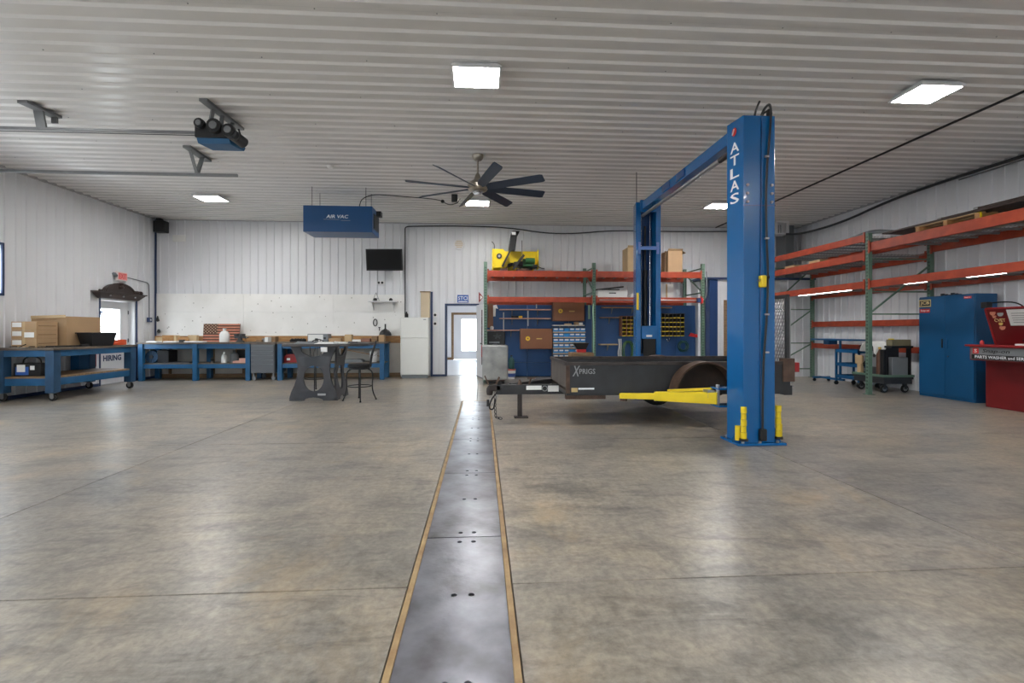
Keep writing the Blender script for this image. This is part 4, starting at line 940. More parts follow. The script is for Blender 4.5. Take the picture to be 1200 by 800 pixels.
B().box(dx - .03, dx + .03, 13.50, 13.55, .45, 1.95).obj('strip', M('maroon_strip', (74, 44, 52), .5), t, .004); B().box(dx - .035, dx + .035, 13.485, 13.50, .62, .95).obj('red_tool', RED, t, .006); B().box(dx - .03, dx + .03, 13.485, 13.50, .4, .62).obj('black_grip', BLACK, t, .006)
for z in (1.0, 1.2, 1.5, 1.75): B().cyl((dx, 13.5, z), (dx - .02, 13.45, z + .02), .008, 6).obj('hook', STEEL, t)

# ------------------------------------------------------------------ two post lift
t = thing('vehicle_lift', 'tall blue two post vehicle lift with white ATLAS lettering and yellow arms', 'lift', (3.3, 7.55, 0))
HP = 3.93
def post(yb, yo, x0b, x1b, x0o, x1o, shade):
    """C section: back wall at yb, open lips at yo"""
    s = 1 if yo > yb else -1; w_ = .03
    pts = [(x0b, yb), (x1b, yb), (x1o, yo), (x1o - .1, yo), (x1o - .1, yo - s * w_), (x1o - w_ - .01, yo - s * w_), (x1b - w_, yb + s * w_), (x0b + w_, yb + s * w_), (x0o + w_ + .01, yo - s * w_), (x0o + .1, yo - s * w_), (x0o + .1, yo), (x0o, yo)]
    return B().prism(pts, 'Z', .03, HP).obj('post', LIFT_BLUE, t, .006)
pn = post(5.5, 5.80, 3.10, 3.49, 3.055, 3.535, 0)
pf = post(9.70, 9.37, 3.12, 3.52, 3.065, 3.575, 0)
for cy, o in ((5.7, 0), (9.5, 0)):
    q = B().box(3.02, 3.62, cy - .23, cy + .2, 0, .03).obj('base_plate', LIFT_BLUE, t, .005)
    for x in (3.09, 3.3, 3.52):
        for y in (cy - .205, cy + .17): B().cyl((x, y, .03), (x, y, .055), .018, 8).obj('anchor_bolt', GALV, q)
    for x, sx in ((3.075, -1), (3.515, 1)): B().prism([(x, .03), (x + sx * .09, .03), (x, .22)], 'Y', cy - .14, cy - .12).obj('gusset', LIFT_BLUE, q)
# near post: extension seam, bolts, lettering, emblem, hose and valve
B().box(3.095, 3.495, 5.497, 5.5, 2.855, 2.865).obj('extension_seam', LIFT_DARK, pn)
for x in (3.15, 3.45):
    for z in (2.9, 3.0, 3.1): B().lathe((x, 5.482, z), [(0, 0), (.014, 0), (.018, .018), (0, .018)], 8, 'Y').obj('bolt', GALV, pn)
fang = math.atan2(.045, .30)
for i, ch in enumerate('ATLAS'):
    text('lettering', ch, (3.0745, 5.65, 3.60 - .155 * i), '-X', .125, .16, LETTER_WHITE, pn, rotx=(PI / 2, 0, -PI / 2 + fang * .98 * 1))
B().cyl((3.0695, 5.655, 3.79), (3.0725, 5.655, 3.79), .05, 16).obj('emblem', LETTER_RED, pn)
B().bar((3.0685, 5.64, 3.82), (3.0685, 5.68, 3.76), .002, .03, (1, 0, 0)).obj('emblem_mark', LETTER_WHITE, pn)
B().tube([(3.35, 5.55, 3.95), (3.37, 5.52, 4.02), (3.42, 5.5, 4.08), (3.43, 5.48, 4.0), (3.42, 5.47, 3.85), (3.4, 5.47, 3.6), (3.37, 5.47, 3.3), (3.36, 5.47, 2.9), (3.37, 5.47, 2.4), (3.39, 5.47, 2.0), (3.37, 5.47, 1.5), (3.33, 5.47, 1.0), (3.32, 5.47, .5), (3.32, 5.47, .12)], .014, 6, 2).obj('hydraulic_hose', BLACK, t)
B().box(3.28, 3.36, 5.44, 5.5, .06, .2).obj('hose_fitting', BLACK, t, .01)
for z in (3.42, 2.45, 1.1, 1.55): B().box(3.345, 3.39, 5.45, 5.475, z, z + .02).obj('hose_clip', GALV, t)
for p in ([(3.28, 5.58, HP), (3.3, 5.58, 4.02), (3.33, 5.58, 4.1), (3.35, 5.58, 4.14)], [(3.38, 5.6, HP), (3.4, 5.6, 4.0), (3.47, 5.6, 4.04)]): B().tube(p, .012, 6, 1).obj('hose_end', BLACK, t)
B().lathe((3.45, 5.55, HP), [(0, 0), (.03, 0), (.035, .05), (.02, .1), (0, .1)], 10).obj('sheave_bracket', BLACK, t)
v = B().box(3.28, 3.35, 5.43, 5.5, 1.88, 2.02).obj('lock_valve', YELLOW, t, .012); B().bar((3.28, 5.45, 1.97), (3.24, 5.42, 1.95), .02, .02).obj('valve_lever', STEEL, v)
B().cyl((3.35, 5.46, 2.0), (3.39, 5.46, 2.0), .02, 8).obj('valve_port', BLACK, v)
B().tube([(3.31, 5.49, .05), (3.30, 5.492, 1.5), (3.32, 5.492, HP - .02)], .006, 6).obj('safety_cable', LIFT_DARK, t)
# far post interior: rails, cylinder, cross strap, carriage
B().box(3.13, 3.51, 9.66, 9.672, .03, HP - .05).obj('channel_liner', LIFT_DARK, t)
for x in (3.235, 3.415): B().cyl((x, 9.55, .9), (x, 9.55, HP - .03), .01, 8).obj('lift_cable', STEEL, t)
B().cyl((3.33, 9.6, .9), (3.33, 9.6, 2.6), .045, 12).obj('ram_cylinder', BLACK, t); B().cyl((3.33, 9.6, 2.6), (3.33, 9.6, 3.5), .022, 10).obj('ram_rod', DKGREY, t)
B().box(3.13, 3.51, 9.352, 9.37, 2.98, 3.05).box(3.11, 3.16, 9.345, 9.37, 2.9, 3.13).box(3.48, 3.53, 9.345, 9.37, 2.9, 3.13).obj('post_strap', M('bright_blue_strap', (90, 130, 200), .35), t, .004)
cg = B().box(3.17, 3.47, 9.33, 9.62, 1.2, 1.46).obj('carriage', LIFT_BLUE, t, .006); B().box(3.2, 3.44, 9.3, 9.33, .5, 1.2).obj('rubber_guard', RUBBER, cg, .004)
B().box(3.26, 3.38, 9.324, 9.33, 1.24, 1.28).obj('carriage_sticker', PAPER, cg)
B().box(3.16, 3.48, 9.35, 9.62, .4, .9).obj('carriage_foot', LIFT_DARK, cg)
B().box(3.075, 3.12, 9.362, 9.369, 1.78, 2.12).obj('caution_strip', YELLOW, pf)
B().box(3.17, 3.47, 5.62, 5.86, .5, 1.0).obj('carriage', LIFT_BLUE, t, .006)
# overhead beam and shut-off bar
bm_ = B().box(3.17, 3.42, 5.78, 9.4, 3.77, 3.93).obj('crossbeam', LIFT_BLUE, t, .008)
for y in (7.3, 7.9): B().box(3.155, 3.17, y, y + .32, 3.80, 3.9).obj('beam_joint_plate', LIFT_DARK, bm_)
B().box(3.14, 3.45, 9.3, 9.36, 3.72, 3.96).box(3.14, 3.45, 5.8, 5.86, 3.72, 3.96).obj('beam_end_bracket', LIFT_BLUE, bm_, .004)
B().cyl((3.2, 5.8, 3.66), (3.2, 9.36, 3.66), .03, 12).obj('shutoff_bar', GALV, t)
B().cyl((3.2, 5.85, 3.655), (3.2, 6.25, 3.655), .036, 12).obj('shutoff_sleeve', BLACK, t)
tag(B().cyl((3.12, 9.5, HP), (3.12, 9.5, CB), .008, 6).obj('ceiling_rod', DKGREY), 'thin rod from the ceiling down to the far lift column', 'rod')
# arms: each a tapered outer tube, a telescoping inner tube and a round pad
def arm(px, py, tx, ty, zt=.58, ht=.15, hb=.075):
    p, q = Vector((px, py, 0)), Vector((tx, ty, 0)); d = (q - p).normalized(); s = Vector((-d.y, d.x, 0)); m = p.lerp(q, .62)
    def loop(c, wv, z0, z1): return [tuple(c + s * (a * wv / 2) + Vector((0, 0, z))) for a, z in ((-1, z0), (1, z0), (1, z1), (-1, z1))]
    top_m, top_q = zt - .05, zt - .1
    o = B().hull8(loop(p, .15, zt - ht, zt), loop(m, .12, top_m - .115, top_m)).obj('lift_arm', YELLOW, t, .006)
    B().hull8(loop(m - d * .05, .09, top_m - .1, top_m - .015), loop(q, .085, top_q - hb, top_q)).obj('telescoping_arm', YELLOW, o, .005)
    B().cyl(tuple(m) [:2] + (top_m - .125,), tuple(m)[:2] + (top_m + .01,), .012, 8).obj('stop_pin', STEEL, o)
    e = tuple(q - d * .05)[:2]
    B().cyl(e + (top_q - .02,), e + (top_q + .03,), .03, 12).cyl(e + (top_q + .03,), e + (.455,), .05, 14).obj('arm_pad', RUST, o) if top_q + .03 < .45 else B().cyl(e + (top_q - hb - .03,), e + (top_q - hb,), .05, 14).obj('arm_pad', RUST, o)
    return o
arm(3.03, 5.98, 1.97, 6.72, .575)
arm(3.5, 6.0, 3.66, 6.62, .585)
arm(3.1, 9.22, 2.15, 8.35, .56)
arm(3.52, 9.22, 3.9, 8.45, .56)
for y0, y1 in ((5.84, 6.06), (9.12, 9.34)):
    for z in (.40, .62): B().box(2.97, 3.58, y0, y1, z, z + .02).obj('pivot_bracket', LIFT_BLUE, t, .003)
    for x in (3.03, 3.5): B().cyl((x, (y0 + y1) / 2 + (.03 if y0 < 7 else -.03), .39), (x, (y0 + y1) / 2 + (.03 if y0 < 7 else -.03), .67), .024, 10).obj('pivot_pin', GALV, t)
B().bar((2.98, 6.04, .61), (2.62, 6.6, .52), .03, .035).obj('arm_restraint', YELLOW, t)
B().box(2.9, 2.99, 5.98, 6.12, .5, .6).obj('restraint_gear', GALV, t)
# yellow stacked adapters held on both sides of the near post foot
for x, y, z0, n in ((3.07, 5.44, .1, 5), (3.545, 5.52, .1, 5)):
    h = B().box(x - .04, x + .04, y - .03, y + .03, z0 - .03, z0).obj('adapter_holder', BLACK, t)
    for k in range(n): B().cyl((x, y, z0 + .075 * k), (x, y, z0 + .075 * k + .07), .033 - .004 * (k % 2), 12).obj('adapter', YELLOW, h)
    x2 = x + (-.045 if x < 3.3 else .045)
    B().cyl((x2, y + .05, z0 - .03), (x2, y + .05, z0 + .14), .03, 12).obj('short_adapter', YELLOW, h)

# ------------------------------------------------------------------ utility trailer on the lift
t = thing('utility_trailer', 'rusty black utility trailer with mesh tail gate held between the lift posts', 'trailer', (2.8, 7.5, 0))
TX, TXE, TYN, TYF, TZ0, TZ1 = 1.2, 4.45, 6.75, 8.25, .47, .872
sd = B().box(TX, TXE, TYN, TYN + .02, TZ0, TZ1).obj('side_panel', TRAILER, t); B().box(TX, TXE, TYF - .02, TYF, TZ0, TZ1).obj('side_panel', TRAILER, t)
fp = B().box(TX, TX + .02, TYN, TYF, TZ0, TZ1).obj('front_panel', TRAILER_FRONT, t)
B().box(TX, TXE, TYN + .02, TYF - .02, TZ0 + .03, TZ0 + .06).obj('deck', DULL_WOOD, t)
b = B()
for y in (TYN, TYF): b.box(TX - .02, TXE, y - .025, y + .025, TZ1, TZ1 + .045)
b.box(TX - .025, TX + .025, TYN, TYF, TZ1, TZ1 + .045).obj('top_rail', M('rail_dark_steel', (70, 62, 60), .5, .3, .3, 7, .1, rgb2=(44, 38, 36)), t, .004)
b = B()
for y in (TYN + .01, TYF - .06): b.box(TX, TXE, y, y + .05, TZ0 - .03, TZ0 + .005)
for x in (TX, 2.3, 3.3, TXE - .05): b.box(x, x + .05, TYN + .06, TYF - .06, TZ0 - .03, TZ0 + .005)
b.obj('under_frame', TRAILER, t)
for y in (TYN - .004, TYF - .046): B().box(TX - .004, TX + .05, y, y + .05, TZ0, TZ1).obj('corner_post', RUST, t, .003)
text('lettering', 'X', (1.34, TYN - .002, .79), '-Y', .15, .11, LETTER_GREY, sd, shear=.25); text('lettering', 'PRIGS', (1.5, TYN - .002, .785), '-Y', .075, .23, LETTER_GREY, sd)
B().box(1.27, 1.36, TYN - .006, TYN, .49, .55).obj('tan_reflector', M('tan_reflector', (200, 172, 118), .4), sd, .002); B().box(1.37, 1.6, TYN - .006, TYN, .525, .55).obj('white_reflector', LETTER_WHITE, sd, .002)
# tongue
cb = B().box(.22, 1.85, 7.45, 7.55, .37, .52).obj('tongue_beam', TRAILER, t, .005)
B().box(1.2, 1.78, 6.8, 6.9, .38, .47).obj('front_crossmember', RUST, t, .004)
b = B()
b.bar((.45, 7.56, .49), (1.22, 8.18, .5), .06, .08)
b.obj('tongue_brace', TRAILER, t, .003)
for x0, x1, z0, z1, m_, n_ in ((.69, .93, .44, .505, PAPER, 'white_decal'), (1.03, 1.2, .41, .505, PAPER, 'white_decal'), (1.2, 1.3, .44, .5, LETTER_GREY, 'grey_decal')): B().box(x0, x1, 7.447, 7.45, z0, z1).obj(n_, m_, cb)
B().cyl((.98, 7.447, .46), (.98, 7.45, .46), .045, 18).obj('round_decal', LETTER_GREY, cb); B().cyl((.98, 7.445, .46), (.98, 7.447, .46), .034, 18).obj('round_decal_centre', TRAILER, cb)
B().box(.1, .3, 7.45, 7.55, .42, .52).obj('coupler', M('dark_coupler', (52, 44, 42), .5, .3, .3, 8), t, .015)
B().lathe((.12, 7.5, .36), [(0, .0), (.045, .0), (.055, .05), (.05, .1), (.03, .14), (0, .15)], 14).obj('coupler_socket', MATS['dark_coupler'], t)
B().bar((.1, 7.5, .52), (.04, 7.5, .66), .04, .02, (1, 0, 0)).obj('latch_lever', RUST, t); B().bar((.22, 7.5, .53), (.27, 7.5, .64), .03, .03, (1, 0, 0)).obj('latch_handle', RUST, t)
def chain(pts, nm):
    b = B(); pts = [Vector(p) for p in pts]; k = 0
    for a, c in zip(pts, pts[1:]):
        n = max(1, int((c - a).length / .045))
        for i in range(n):
            p = a.lerp(c, (i + .5) / n); d = (c - a).normalized(); s = d.orthogonal().normalized()
            if k % 2: s = d.cross(s)
            b.tube([p + d * (.032 * math.cos(q)) + s * (.02 * math.sin(q)) for q in [2 * PI * j / 8 for j in range(9)]], .0055, 4); k += 1
    return b.obj(nm, GALV if 'bright' in nm else DKGREY, t, kind='stuff')
chain([(.2, 7.42, .42), (.2, 7.38, .2), (.21, 7.36, .03), (.3, 7.34, .015)], 'safety_chain')
chain([(.16, 7.56, .42), (.1, 7.5, .22), (.17, 7.46, .2), (.24, 7.46, .36)], 'bright_chain')
B().tube([(.22, 7.4, .4), (.14, 7.4, .3), (.1, 7.4, .16), (.18, 7.4, .14), (.2, 7.4, .3)], .012, 6, 2).obj('wiring_loom', BLACK, t)
B().box(.07, .11, 7.37, 7.42, .2, .3).obj('wiring_plug', BLACK, t)
j = B().box(.555, .625, 7.465, 7.535, .02, .37).obj('jack_post', MATS['dark_coupler'], t, .004); B().box(.5, .72, 7.42, 7.57, 0, .02).obj('jack_foot', MATS['dark_coupler'], t, .004); B().lathe((.59, 7.5, .52), [(0, 0), (.04, 0), (.02, .06), (.01, .08), (0, .08)], 8).obj('jack_cap', RUST, t)
B().bar((.73, 7.47, .52), (.77, 7.47, .62), .02, .02, (1, 0, 0)).bar((.71, 7.47, .62), (.83, 7.47, .62), .018, .018).obj('jack_crank', RUST, t)
# fenders, axle, far wheel
def fender(y0, y1, cx=3.15):
    pts = [(cx + .46 * math.cos(a), .48 + .45 * math.sin(a)) for a in [PI * i / 18 for i in range(19)]] + [(cx - .44 + .88 * i / 18, .48 + 0 if i in (0, 18) else .48 + .43 * math.sin(PI - PI * i / 18) * 1.0 * 1.0) if False else (cx - .435 * math.cos(PI * i / 18), .48 + .425 * math.sin(PI * i / 18)) for i in range(19)]
    f = B().prism(pts, 'Y', y0, y1).obj('fender', RUST, t)
    ye = TYN - .001 if y1 <= TYN + .01 else TYF + .001
    B().prism([(cx + .435 * math.cos(a), .48 + .425 * math.sin(a)) for a in [PI * i / 18 for i in range(19)]], 'Y', ye - .004, ye).obj('fender_back', M('dark_wheel_well', (56, 42, 36), .7, 0, .4, 8, .2, rgb2=(34, 27, 24)), f)
    B().box(cx - .62, cx - .43, y0 + .05, y1, .475, .49).box(cx + .43, cx + .6, y0 + .05, y1, .475, .49).obj('fender_tab', RUST, f)
fender(6.5, TYN); fender(TYF, 8.5)
B().box(3.12, 3.18, 6.78, 8.3, .36, .42).obj('axle', TRAILER, t)
wh_ = B().lathe((3.1, 8.28, .335), [(.17, 0), (.26, .0), (.295, .03), (.295, .17), (.26, .2), (.17, .2)], 28, 'Y').obj('wheel_tyre', RUBBER, t); B().lathe((3.1, 8.3, .335), [(0, .04), (.1, .05), (.17, .0), (.17, .16), (0, .12)], 20, 'Y').obj('wheel_rim', GALV, wh_)
for x in (2.75, 3.5): B().bar((x, TYN + .05, .44), (3.15, TYN + .05, .34), .05, .02).bar((x, TYF - .05, .44), (3.15, TYF - .05, .34), .05, .02).obj('leaf_spring', RUST, t)
# rear corner, light, tail gate
B().box(TXE - .06, TXE + .12, TYN - .03, TYN + .07, .62, .96).obj('rear_stanchion', RUST, t, .005); B().box(TXE - .02, TXE + .1, TYN, TYF, .42, .56).obj('rear_beam', TRAILER, t, .005); B().box(TXE - .2, TXE + .06, TYN - .01, TYN + .02, .44, .9).obj('rear_side_plate', TRAILER, t)
B().box(TXE + .12, TXE + .19, TYN - .03, TYN + .06, .76, .9).obj('tail_light', RED, t, .008)
for z in (.5, .55, .6): B().cyl((TXE + .1, TYN + .03, z), (TXE + .13, TYN + .03, z), .012, 8).obj('hitch_pin', GALV, t)
GX = TXE + .05
g = B()
for a, c, e, f in cells(TYN + .02, TYF - .02, .6, 1.9, [(TYN + .07, TYF - .07, .65, 1.85)]): g.box(GX - .025, GX + .025, a, c, e, f)
g = g.box(GX - .02, GX + .02, 7.48, 7.52, .65, 1.85).obj('tail_gate_frame', TRAILER, t, .003)
b = B(); y0, y1, z0, z1 = TYN + .07, TYF - .07, .65, 1.85; st = .06
for sgn in (1, -1):
    k = -int((z1 - z0) / st) - 1
    while k * st < (y1 - y0):
        # line y = y0 + k*st + s*(z-z0)*.6 clipped to the frame
        pts = []
        sl = .55 * sgn; base = y0 + k * st if sgn > 0 else y0 + k * st + (z1 - z0) * .55
        za, zb = z0, z1
        for lim in (y0, y1):
            zc = z0 + (lim - base) / sl
            if (lim == y0) == (sgn > 0): za = max(za, zc)
            else: zb = min(zb, zc)
        if zb - za > .02: b.bar((GX, base + sl * (za - z0), za), (GX, base + sl * (zb - z0), zb), .014, .012, (1, 0, 0))
        k += 1
b.obj('expanded_mesh', GALV, g, kind='stuff')
B().box(GX + .03, GX + .045, TYN + .03, TYN + .06, .65, 1.85).obj('gate_edge', LETTER_GREY, g)

# ------------------------------------------------------------------ pallet racks
def punched(parent, x, y, axis, z0, z1):
    """dark punched slots down an upright face"""
    b = B(); n = int((z1 - z0) / .075)
    for k in range(n):
        z = z0 + .075 * (k + .5)
        for s in (-.016, .016):
            if axis == 'Y': b.box(x + s - .007, x + s + .007, y - .0015, y + .0005, z - .017, z + .017)
            else: b.box(x - .0015, x + .0005, y + s - .007, y + s + .007, z - .017, z + .017)
    return b.obj('punched_slots', HOLE, parent, kind='stuff')
def upright(t, x, y, h, axis, depth, dx):
    """one frame: two posts, horizontals and diagonals; depth runs along Y (axis Y) or X (axis X)"""
    ps = []
    for d in (0, depth):
        px, py = (x, y + d) if axis == 'Y' else (x + d, y)
        p = B().box(px - .045, px + .045, py - .04, py + .04, .01, h).obj('upright_post', GREEN, t, .004); ps.append(p)
        B().box(px - .08, px + .08, py - .08, py + .08, 0, .01).obj('foot_plate', GREEN, p)
        if d == 0:
            if axis == 'Y': punched(p, px, py - .04, 'Y', .1, h - .05)
            else: punched(p, px - .045, py, 'X', .1, h - .05)
        else: punched(p, px - .045, py, 'X', .1, h - .05)
    zs, dg_ = dx if dx else ([.25, 1.0, 1.98, h - .12], [(.28, .97, 0), (1.03, 1.95, 1), (2.0, h - .15, 0)])
    q = (lambda d, z: (x, y + d, z)) if axis == 'Y' else (lambda d, z: (x + d, y, z))
    for z in zs: B().bar(q(.04, z), q(depth - .04, z), .03, .03).obj('frame_brace', GREEN, t)
    for a, c, fl_ in dg_: B().bar(q(.05 if fl_ else depth - .05, a) if fl_ else q(.05, a), q(depth - .05, c), .03, .03).obj('diagonal_brace', GREEN, t)
def beam(t, p, q, z, axis, h=.14, face=-1):
    """step beam with end brackets between two post faces"""
    if axis == 'X':
        b = B().box(p[0] + .05, q[0] - .05, p[1] - .03, p[1] + .025, z - h, z).obj('shelf_beam', ORANGE, t, .006)
        for x in (p[0] + .05, q[0] - .09): B().box(x, x + .04, p[1] + face * .05 - .012, p[1] + face * .05 + .005, z - h - .04, z + .04).obj('beam_bracket', ORANGE, b)
    else:
        b = B().box(p[0] - .03, p[0] + .025, p[1] + .045, q[1] - .045, z - h, z).obj('shelf_beam', ORANGE, t, .006)
        for y in (p[1] + .045, q[1] - .085): B().box(p[0] + face * .05 - .012, p[0] + face * .05 + .005, y, y + .04, z - h - .04, z + .04).obj('beam_bracket', ORANGE, b)
    return b
def deck(t, x0, x1, y0, y1, z, axis):
    """welded wire deck with channel supports"""
    n = 3
    for k in range(n):
        b = B()
        if axis == 'X':
            a, c = x0 + (x1 - x0) * k / n + .01, x0 + (x1 - x0) * (k + 1) / n - .01; e, f = y0, y1
        else:
            e, f = y0 + (y1 - y0) * k / n + .01, y0 + (y1 - y0) * (k + 1) / n - .01; a, c = x0, x1
        m = int((c - a) / .075)
        for i in range(m + 1): x = a + (c - a) * i / m; b.box(x - .003, x + .003, e, f, z, z + .006)
        m = int((f - e) / .1)
        for i in range(m + 1): y = e + (f - e) * i / m; b.box(a, c, y - .003, y + .003, z - .006, z)
        for i in range(3):
            if axis == 'X': x = a + (c - a) * (i + .5) / 3; b.box(x - .02, x + .02, e, f, z - .04, z - .006)
            else: y = e + (f - e) * (i + .5) / 3; b.box(a, c, y - .02, y + .02, z - .04, z - .006)
        b.obj('wire_deck', GROVE, t, kind='stuff')
# rack against the back wall
t = thing('pallet_rack', 'orange and green pallet rack along the back wall over the blue tool board', 'rack', (3.1, 13.6, 0))
FY, RY = 12.95, 14.14
for x in (.09, 3.06, 6.13): upright(t, x, FY, 3.22, 'Y', RY - FY, ([2.42, 3.1], [(2.45, 3.05, 1)]))
for x0, x1 in ((.09, 3.06), (3.06, 6.13)):
    for z in (2.99, 2.28):
        beam(t, (x0, FY), (x1, FY), z, 'X', .17 if z > 2.5 else .145); beam(t, (x0, RY), (x1, RY), z, 'X', .16, 1)
    deck(t, x0 + .06, x1 - .06, FY + .03, RY - .03, 2.955, 'X')
    if x0 > 1: deck(t, x0 + .06, x1 - .06, FY + .03, RY - .03, 2.245, 'X')
# rack along the right wall: front posts at FX, rear posts by the wall
t = thing('pallet_rack', 'long orange and green pallet rack along the right wall with pallets on top', 'rack', (8.9, 9.0, 0))
FX, RX = 8.26, 9.66
for y, h in ((13.43, 3.3), (9.73, 3.45), (6.2, 3.45)): upright(t, FX, y, h, 'X', RX - FX, None if y > 13 else ([1.72, 2.2, 2.9], [(1.76, 2.75, 0)]))
for z, h in ((3.44, .15), (3.05, .16), (2.43, .15)):
    beam(t, (FX, 9.73), (FX, 13.43), z, 'Y', h); beam(t, (RX, 9.73), (RX, 13.43), z if z < 3.2 else 3.4, 'Y', h, -1)
    deck(t, FX + .03, RX - .03, 9.79, 13.37, z - .035, 'Y')
for z, h in ((1.62, .15), (1.0, .14)): beam(t, (RX, 9.73), (RX, 13.43), z, 'Y', h, -1)
for z, h in ((3.24, .19), (2.43, .15)):
    beam(t, (FX, 6.2), (FX, 9.73), z, 'Y', h); beam(t, (RX, 6.2), (RX, 9.73), z, 'Y', h, -1)
    deck(t, FX + .03, RX - .03, 6.26, 9.67, z - .035, 'Y')
# strip lamps under the third shelf
for k, (y0, y1, lb) in enumerate(((10.4, 12.2, 'white strip lamp under the right rack shelf beyond the near upright'), (8.7, 9.2, 'white strip lamp under the right rack shelf over the blue cabinet'), (7.3, 7.95, 'white strip lamp under the right rack shelf over the parts washer'))):
    x = 8.40 if k == 0 else 8.56
    zl = 2.283 if k == 0 else 2.306
    s = thing('strip_lamp', lb, 'lamp', (x, (y0 + y1) / 2, 2.27), 'strip lamps under the right rack')
    B().box(x - .05, x + .05, y0, y1, zl + .023, zl + .05).obj('housing', WHITE_PAINT, s, .004); B().box(x - .04, x + .04, y0 + .03, y1 - .03, zl, zl + .023).obj('diffuser', STRIP, s)

# things on the right rack top
t = thing('wooden_pallet', 'wooden pallet lying on the top shelf of the right rack', 'pallet', (8.75, 8.1, 3.25))
z = 3.225
for y in (7.55, 8.1, 8.65): B().box(8.32, 9.3, y - .04, y + .04, z + .02, z + .12).obj('stringer', WOOD, t, .004)
for x in (8.38, 8.6, 8.82, 9.04, 9.25): B().box(x - .05, x + .05, 7.5, 8.72, z + .12, z + .14).obj('top_slat', CARD2, t, .003); 
for x in (8.38, 8.82, 9.25): B().box(x - .05, x + .05, 7.5, 8.72, z, z + .02).obj('bottom_slat', CARD2, t, .003)
B().box(8.33, 8.36, 7.5, 7.55, z, z + .14).obj('yellow_end', YELLOW, t)
tag(B().box(8.31, 9.3, 6.4, 9.45, z + .142, z + .172).obj('dark_sheet', COPPER, None, .003), 'wide dark flat sheet lying on top of the wooden pallet', 'sheet')
for k, (x, zz_, y0, y1) in enumerate(((8.5, .205, 6.35, 8.4), (8.62, .205, 6.6, 9.2), (8.56, .25, 6.35, 7.8))):
    s = thing('iron_pipe', 'dark iron pipe on the wide dark sheet of the right rack, %s of three' % ('front', 'middle', 'upper')[k], 'pipe', (x, (y0 + y1) / 2, z + zz_), 'iron pipes on the sheet')
    B().cyl((x, y0, z + zz_), (x, y1, z + zz_), .028, 10).obj('pipe', COPPER, s); B().cyl((x, y1 - .07, z + zz_), (x, y1, z + zz_), .036, 10).obj('coupling', GALV, s)
tag(B().tube([(9.1, 9.0, 3.24), (9.05, 9.3, 3.34), (8.95, 9.9, 3.52), (8.85, 10.3, 3.62), (8.7, 10.6, 3.55), (8.6, 10.9, 3.46)], .045, 8, 2).obj('flexible_duct', GREYTRAY), 'grey flexible duct bent over the top of the right rack upright', 'duct')
for y, lb in ((11.6, 'near'), (12.6, 'far')): tag(B().box(8.4, 8.75, y - .2, y + .2, 3.02, 3.14).obj('shelf_carton', CARD2, None, .006), 'flat tan carton on the far bay second shelf of the right rack, %s one' % lb, 'box')

# things on the back rack
t = thing('snow_thrower', 'yellow and green snow thrower attachment on top of the back rack', 'snow thrower', (.95, 13.4, 3.0))
b = B().prism([(.3, 3.06), (.3, 3.63), (1.56, 3.63), (1.56, 3.2), (1.45, 3.06)], 'Y', 13.62, 13.66).obj('auger_housing', YELLOW, t, .006)
B().box(.28, .31, 13.15, 13.66, 3.02, 3.62).box(1.55, 1.58, 13.3, 13.66, 3.1, 3.62).obj('side_plate', YELLOW, t, .004)
B().prism([(.3, 3.1), (.3, 3.62), (.58, 3.62), (.78, 3.36), (.66, 3.1)], 'Y', 13.2, 13.23).obj('front_shield', YELLOW, t, .004)
rr = B().lathe((.47, 13.17, 3.42), [(0, 0), (.075, 0), (.075, .025), (0, .025)], 16, 'Y').obj('black_disc', BLACK, t); B().lathe((.47, 13.16, 3.42), [(0, 0), (.035, 0), (.035, .012), (0, .012)], 12, 'Y').obj('disc_centre', GALV, rr)
B().hull8([(.73, 13.3, 3.6), (.92, 13.3, 3.6), (.92, 13.5, 3.6), (.73, 13.5, 3.6)], [(.8, 13.3, 4.05), (.98, 13.3, 4.05), (.98, 13.45, 4.05), (.8, 13.45, 4.05)]).obj('discharge_chute', BLACK, t, .01)
B().hull8([(.79, 13.26, 4.03), (1.0, 13.26, 4.03), (1.0, 13.45, 4.03), (.79, 13.45, 4.03)], [(.84, 13.18, 4.12), (1.04, 13.18, 4.12), (1.0, 13.45, 4.13), (.84, 13.45, 4.13)]).obj('chute_hood', BLACK, t, .006)
B().box(.82, .93, 13.2, 13.25, 4.02, 4.1).obj('white_tab', PAPER, t)
B().bar((.55, 13.14, 3.12), (.8, 13.14, 3.62), .05, .05, (0, 1, 0)).bar((.86, 13.12, 3.06), (1.15, 13.12, 3.45), .07, .05, (0, 1, 0)).obj('lift_strut', BLACK, t)
B().box(1.12, 1.46, 13.2, 13.5, 3.14, 3.36).cyl((1.2, 13.2, 3.3), (1.46, 13.2, 3.3), .08, 12).obj('gearbox', GREENPAINT, t, .01); B().cyl((.88, 13.2, 3.2), (1.12, 13.2, 3.22), .07, 12).obj('drive_shaft', BLACK, t); B().cyl((1.4, 13.2, 3.14), (1.52, 13.2, 3.14), .05, 10).obj('drive_coupling', BLACK, t)
for k in range(10): a = k * .7; B().box(.62 + .09 * k, .70 + .09 * k, 13.4, 13.56, 3.12 + .07 * math.sin(a), 3.2 + .07 * math.sin(a)).obj('auger_flight', BLACK if k % 3 else RUST, t)
for x0, x1 in ((.5, .7), (.95, 1.3)): B().box(x0, x1, 13.1, 13.5, 3.0, 3.07).obj('skid_shoe', RUST, t, .004)
B().tube([(.33, 13.3, 3.6), (.35, 13.3, 3.75), (.27, 13.3, 3.84)], .01, 6, 1).tube([(1.12, 13.4, 3.5), (1.12, 13.4, 3.9)], .01, 6).tube([(1.5, 13.3, 3.2), (1.62, 13.2, 3.1), (1.72, 13.15, 3.08)], .012, 6, 1).obj('control_rod', DKGREY, t)
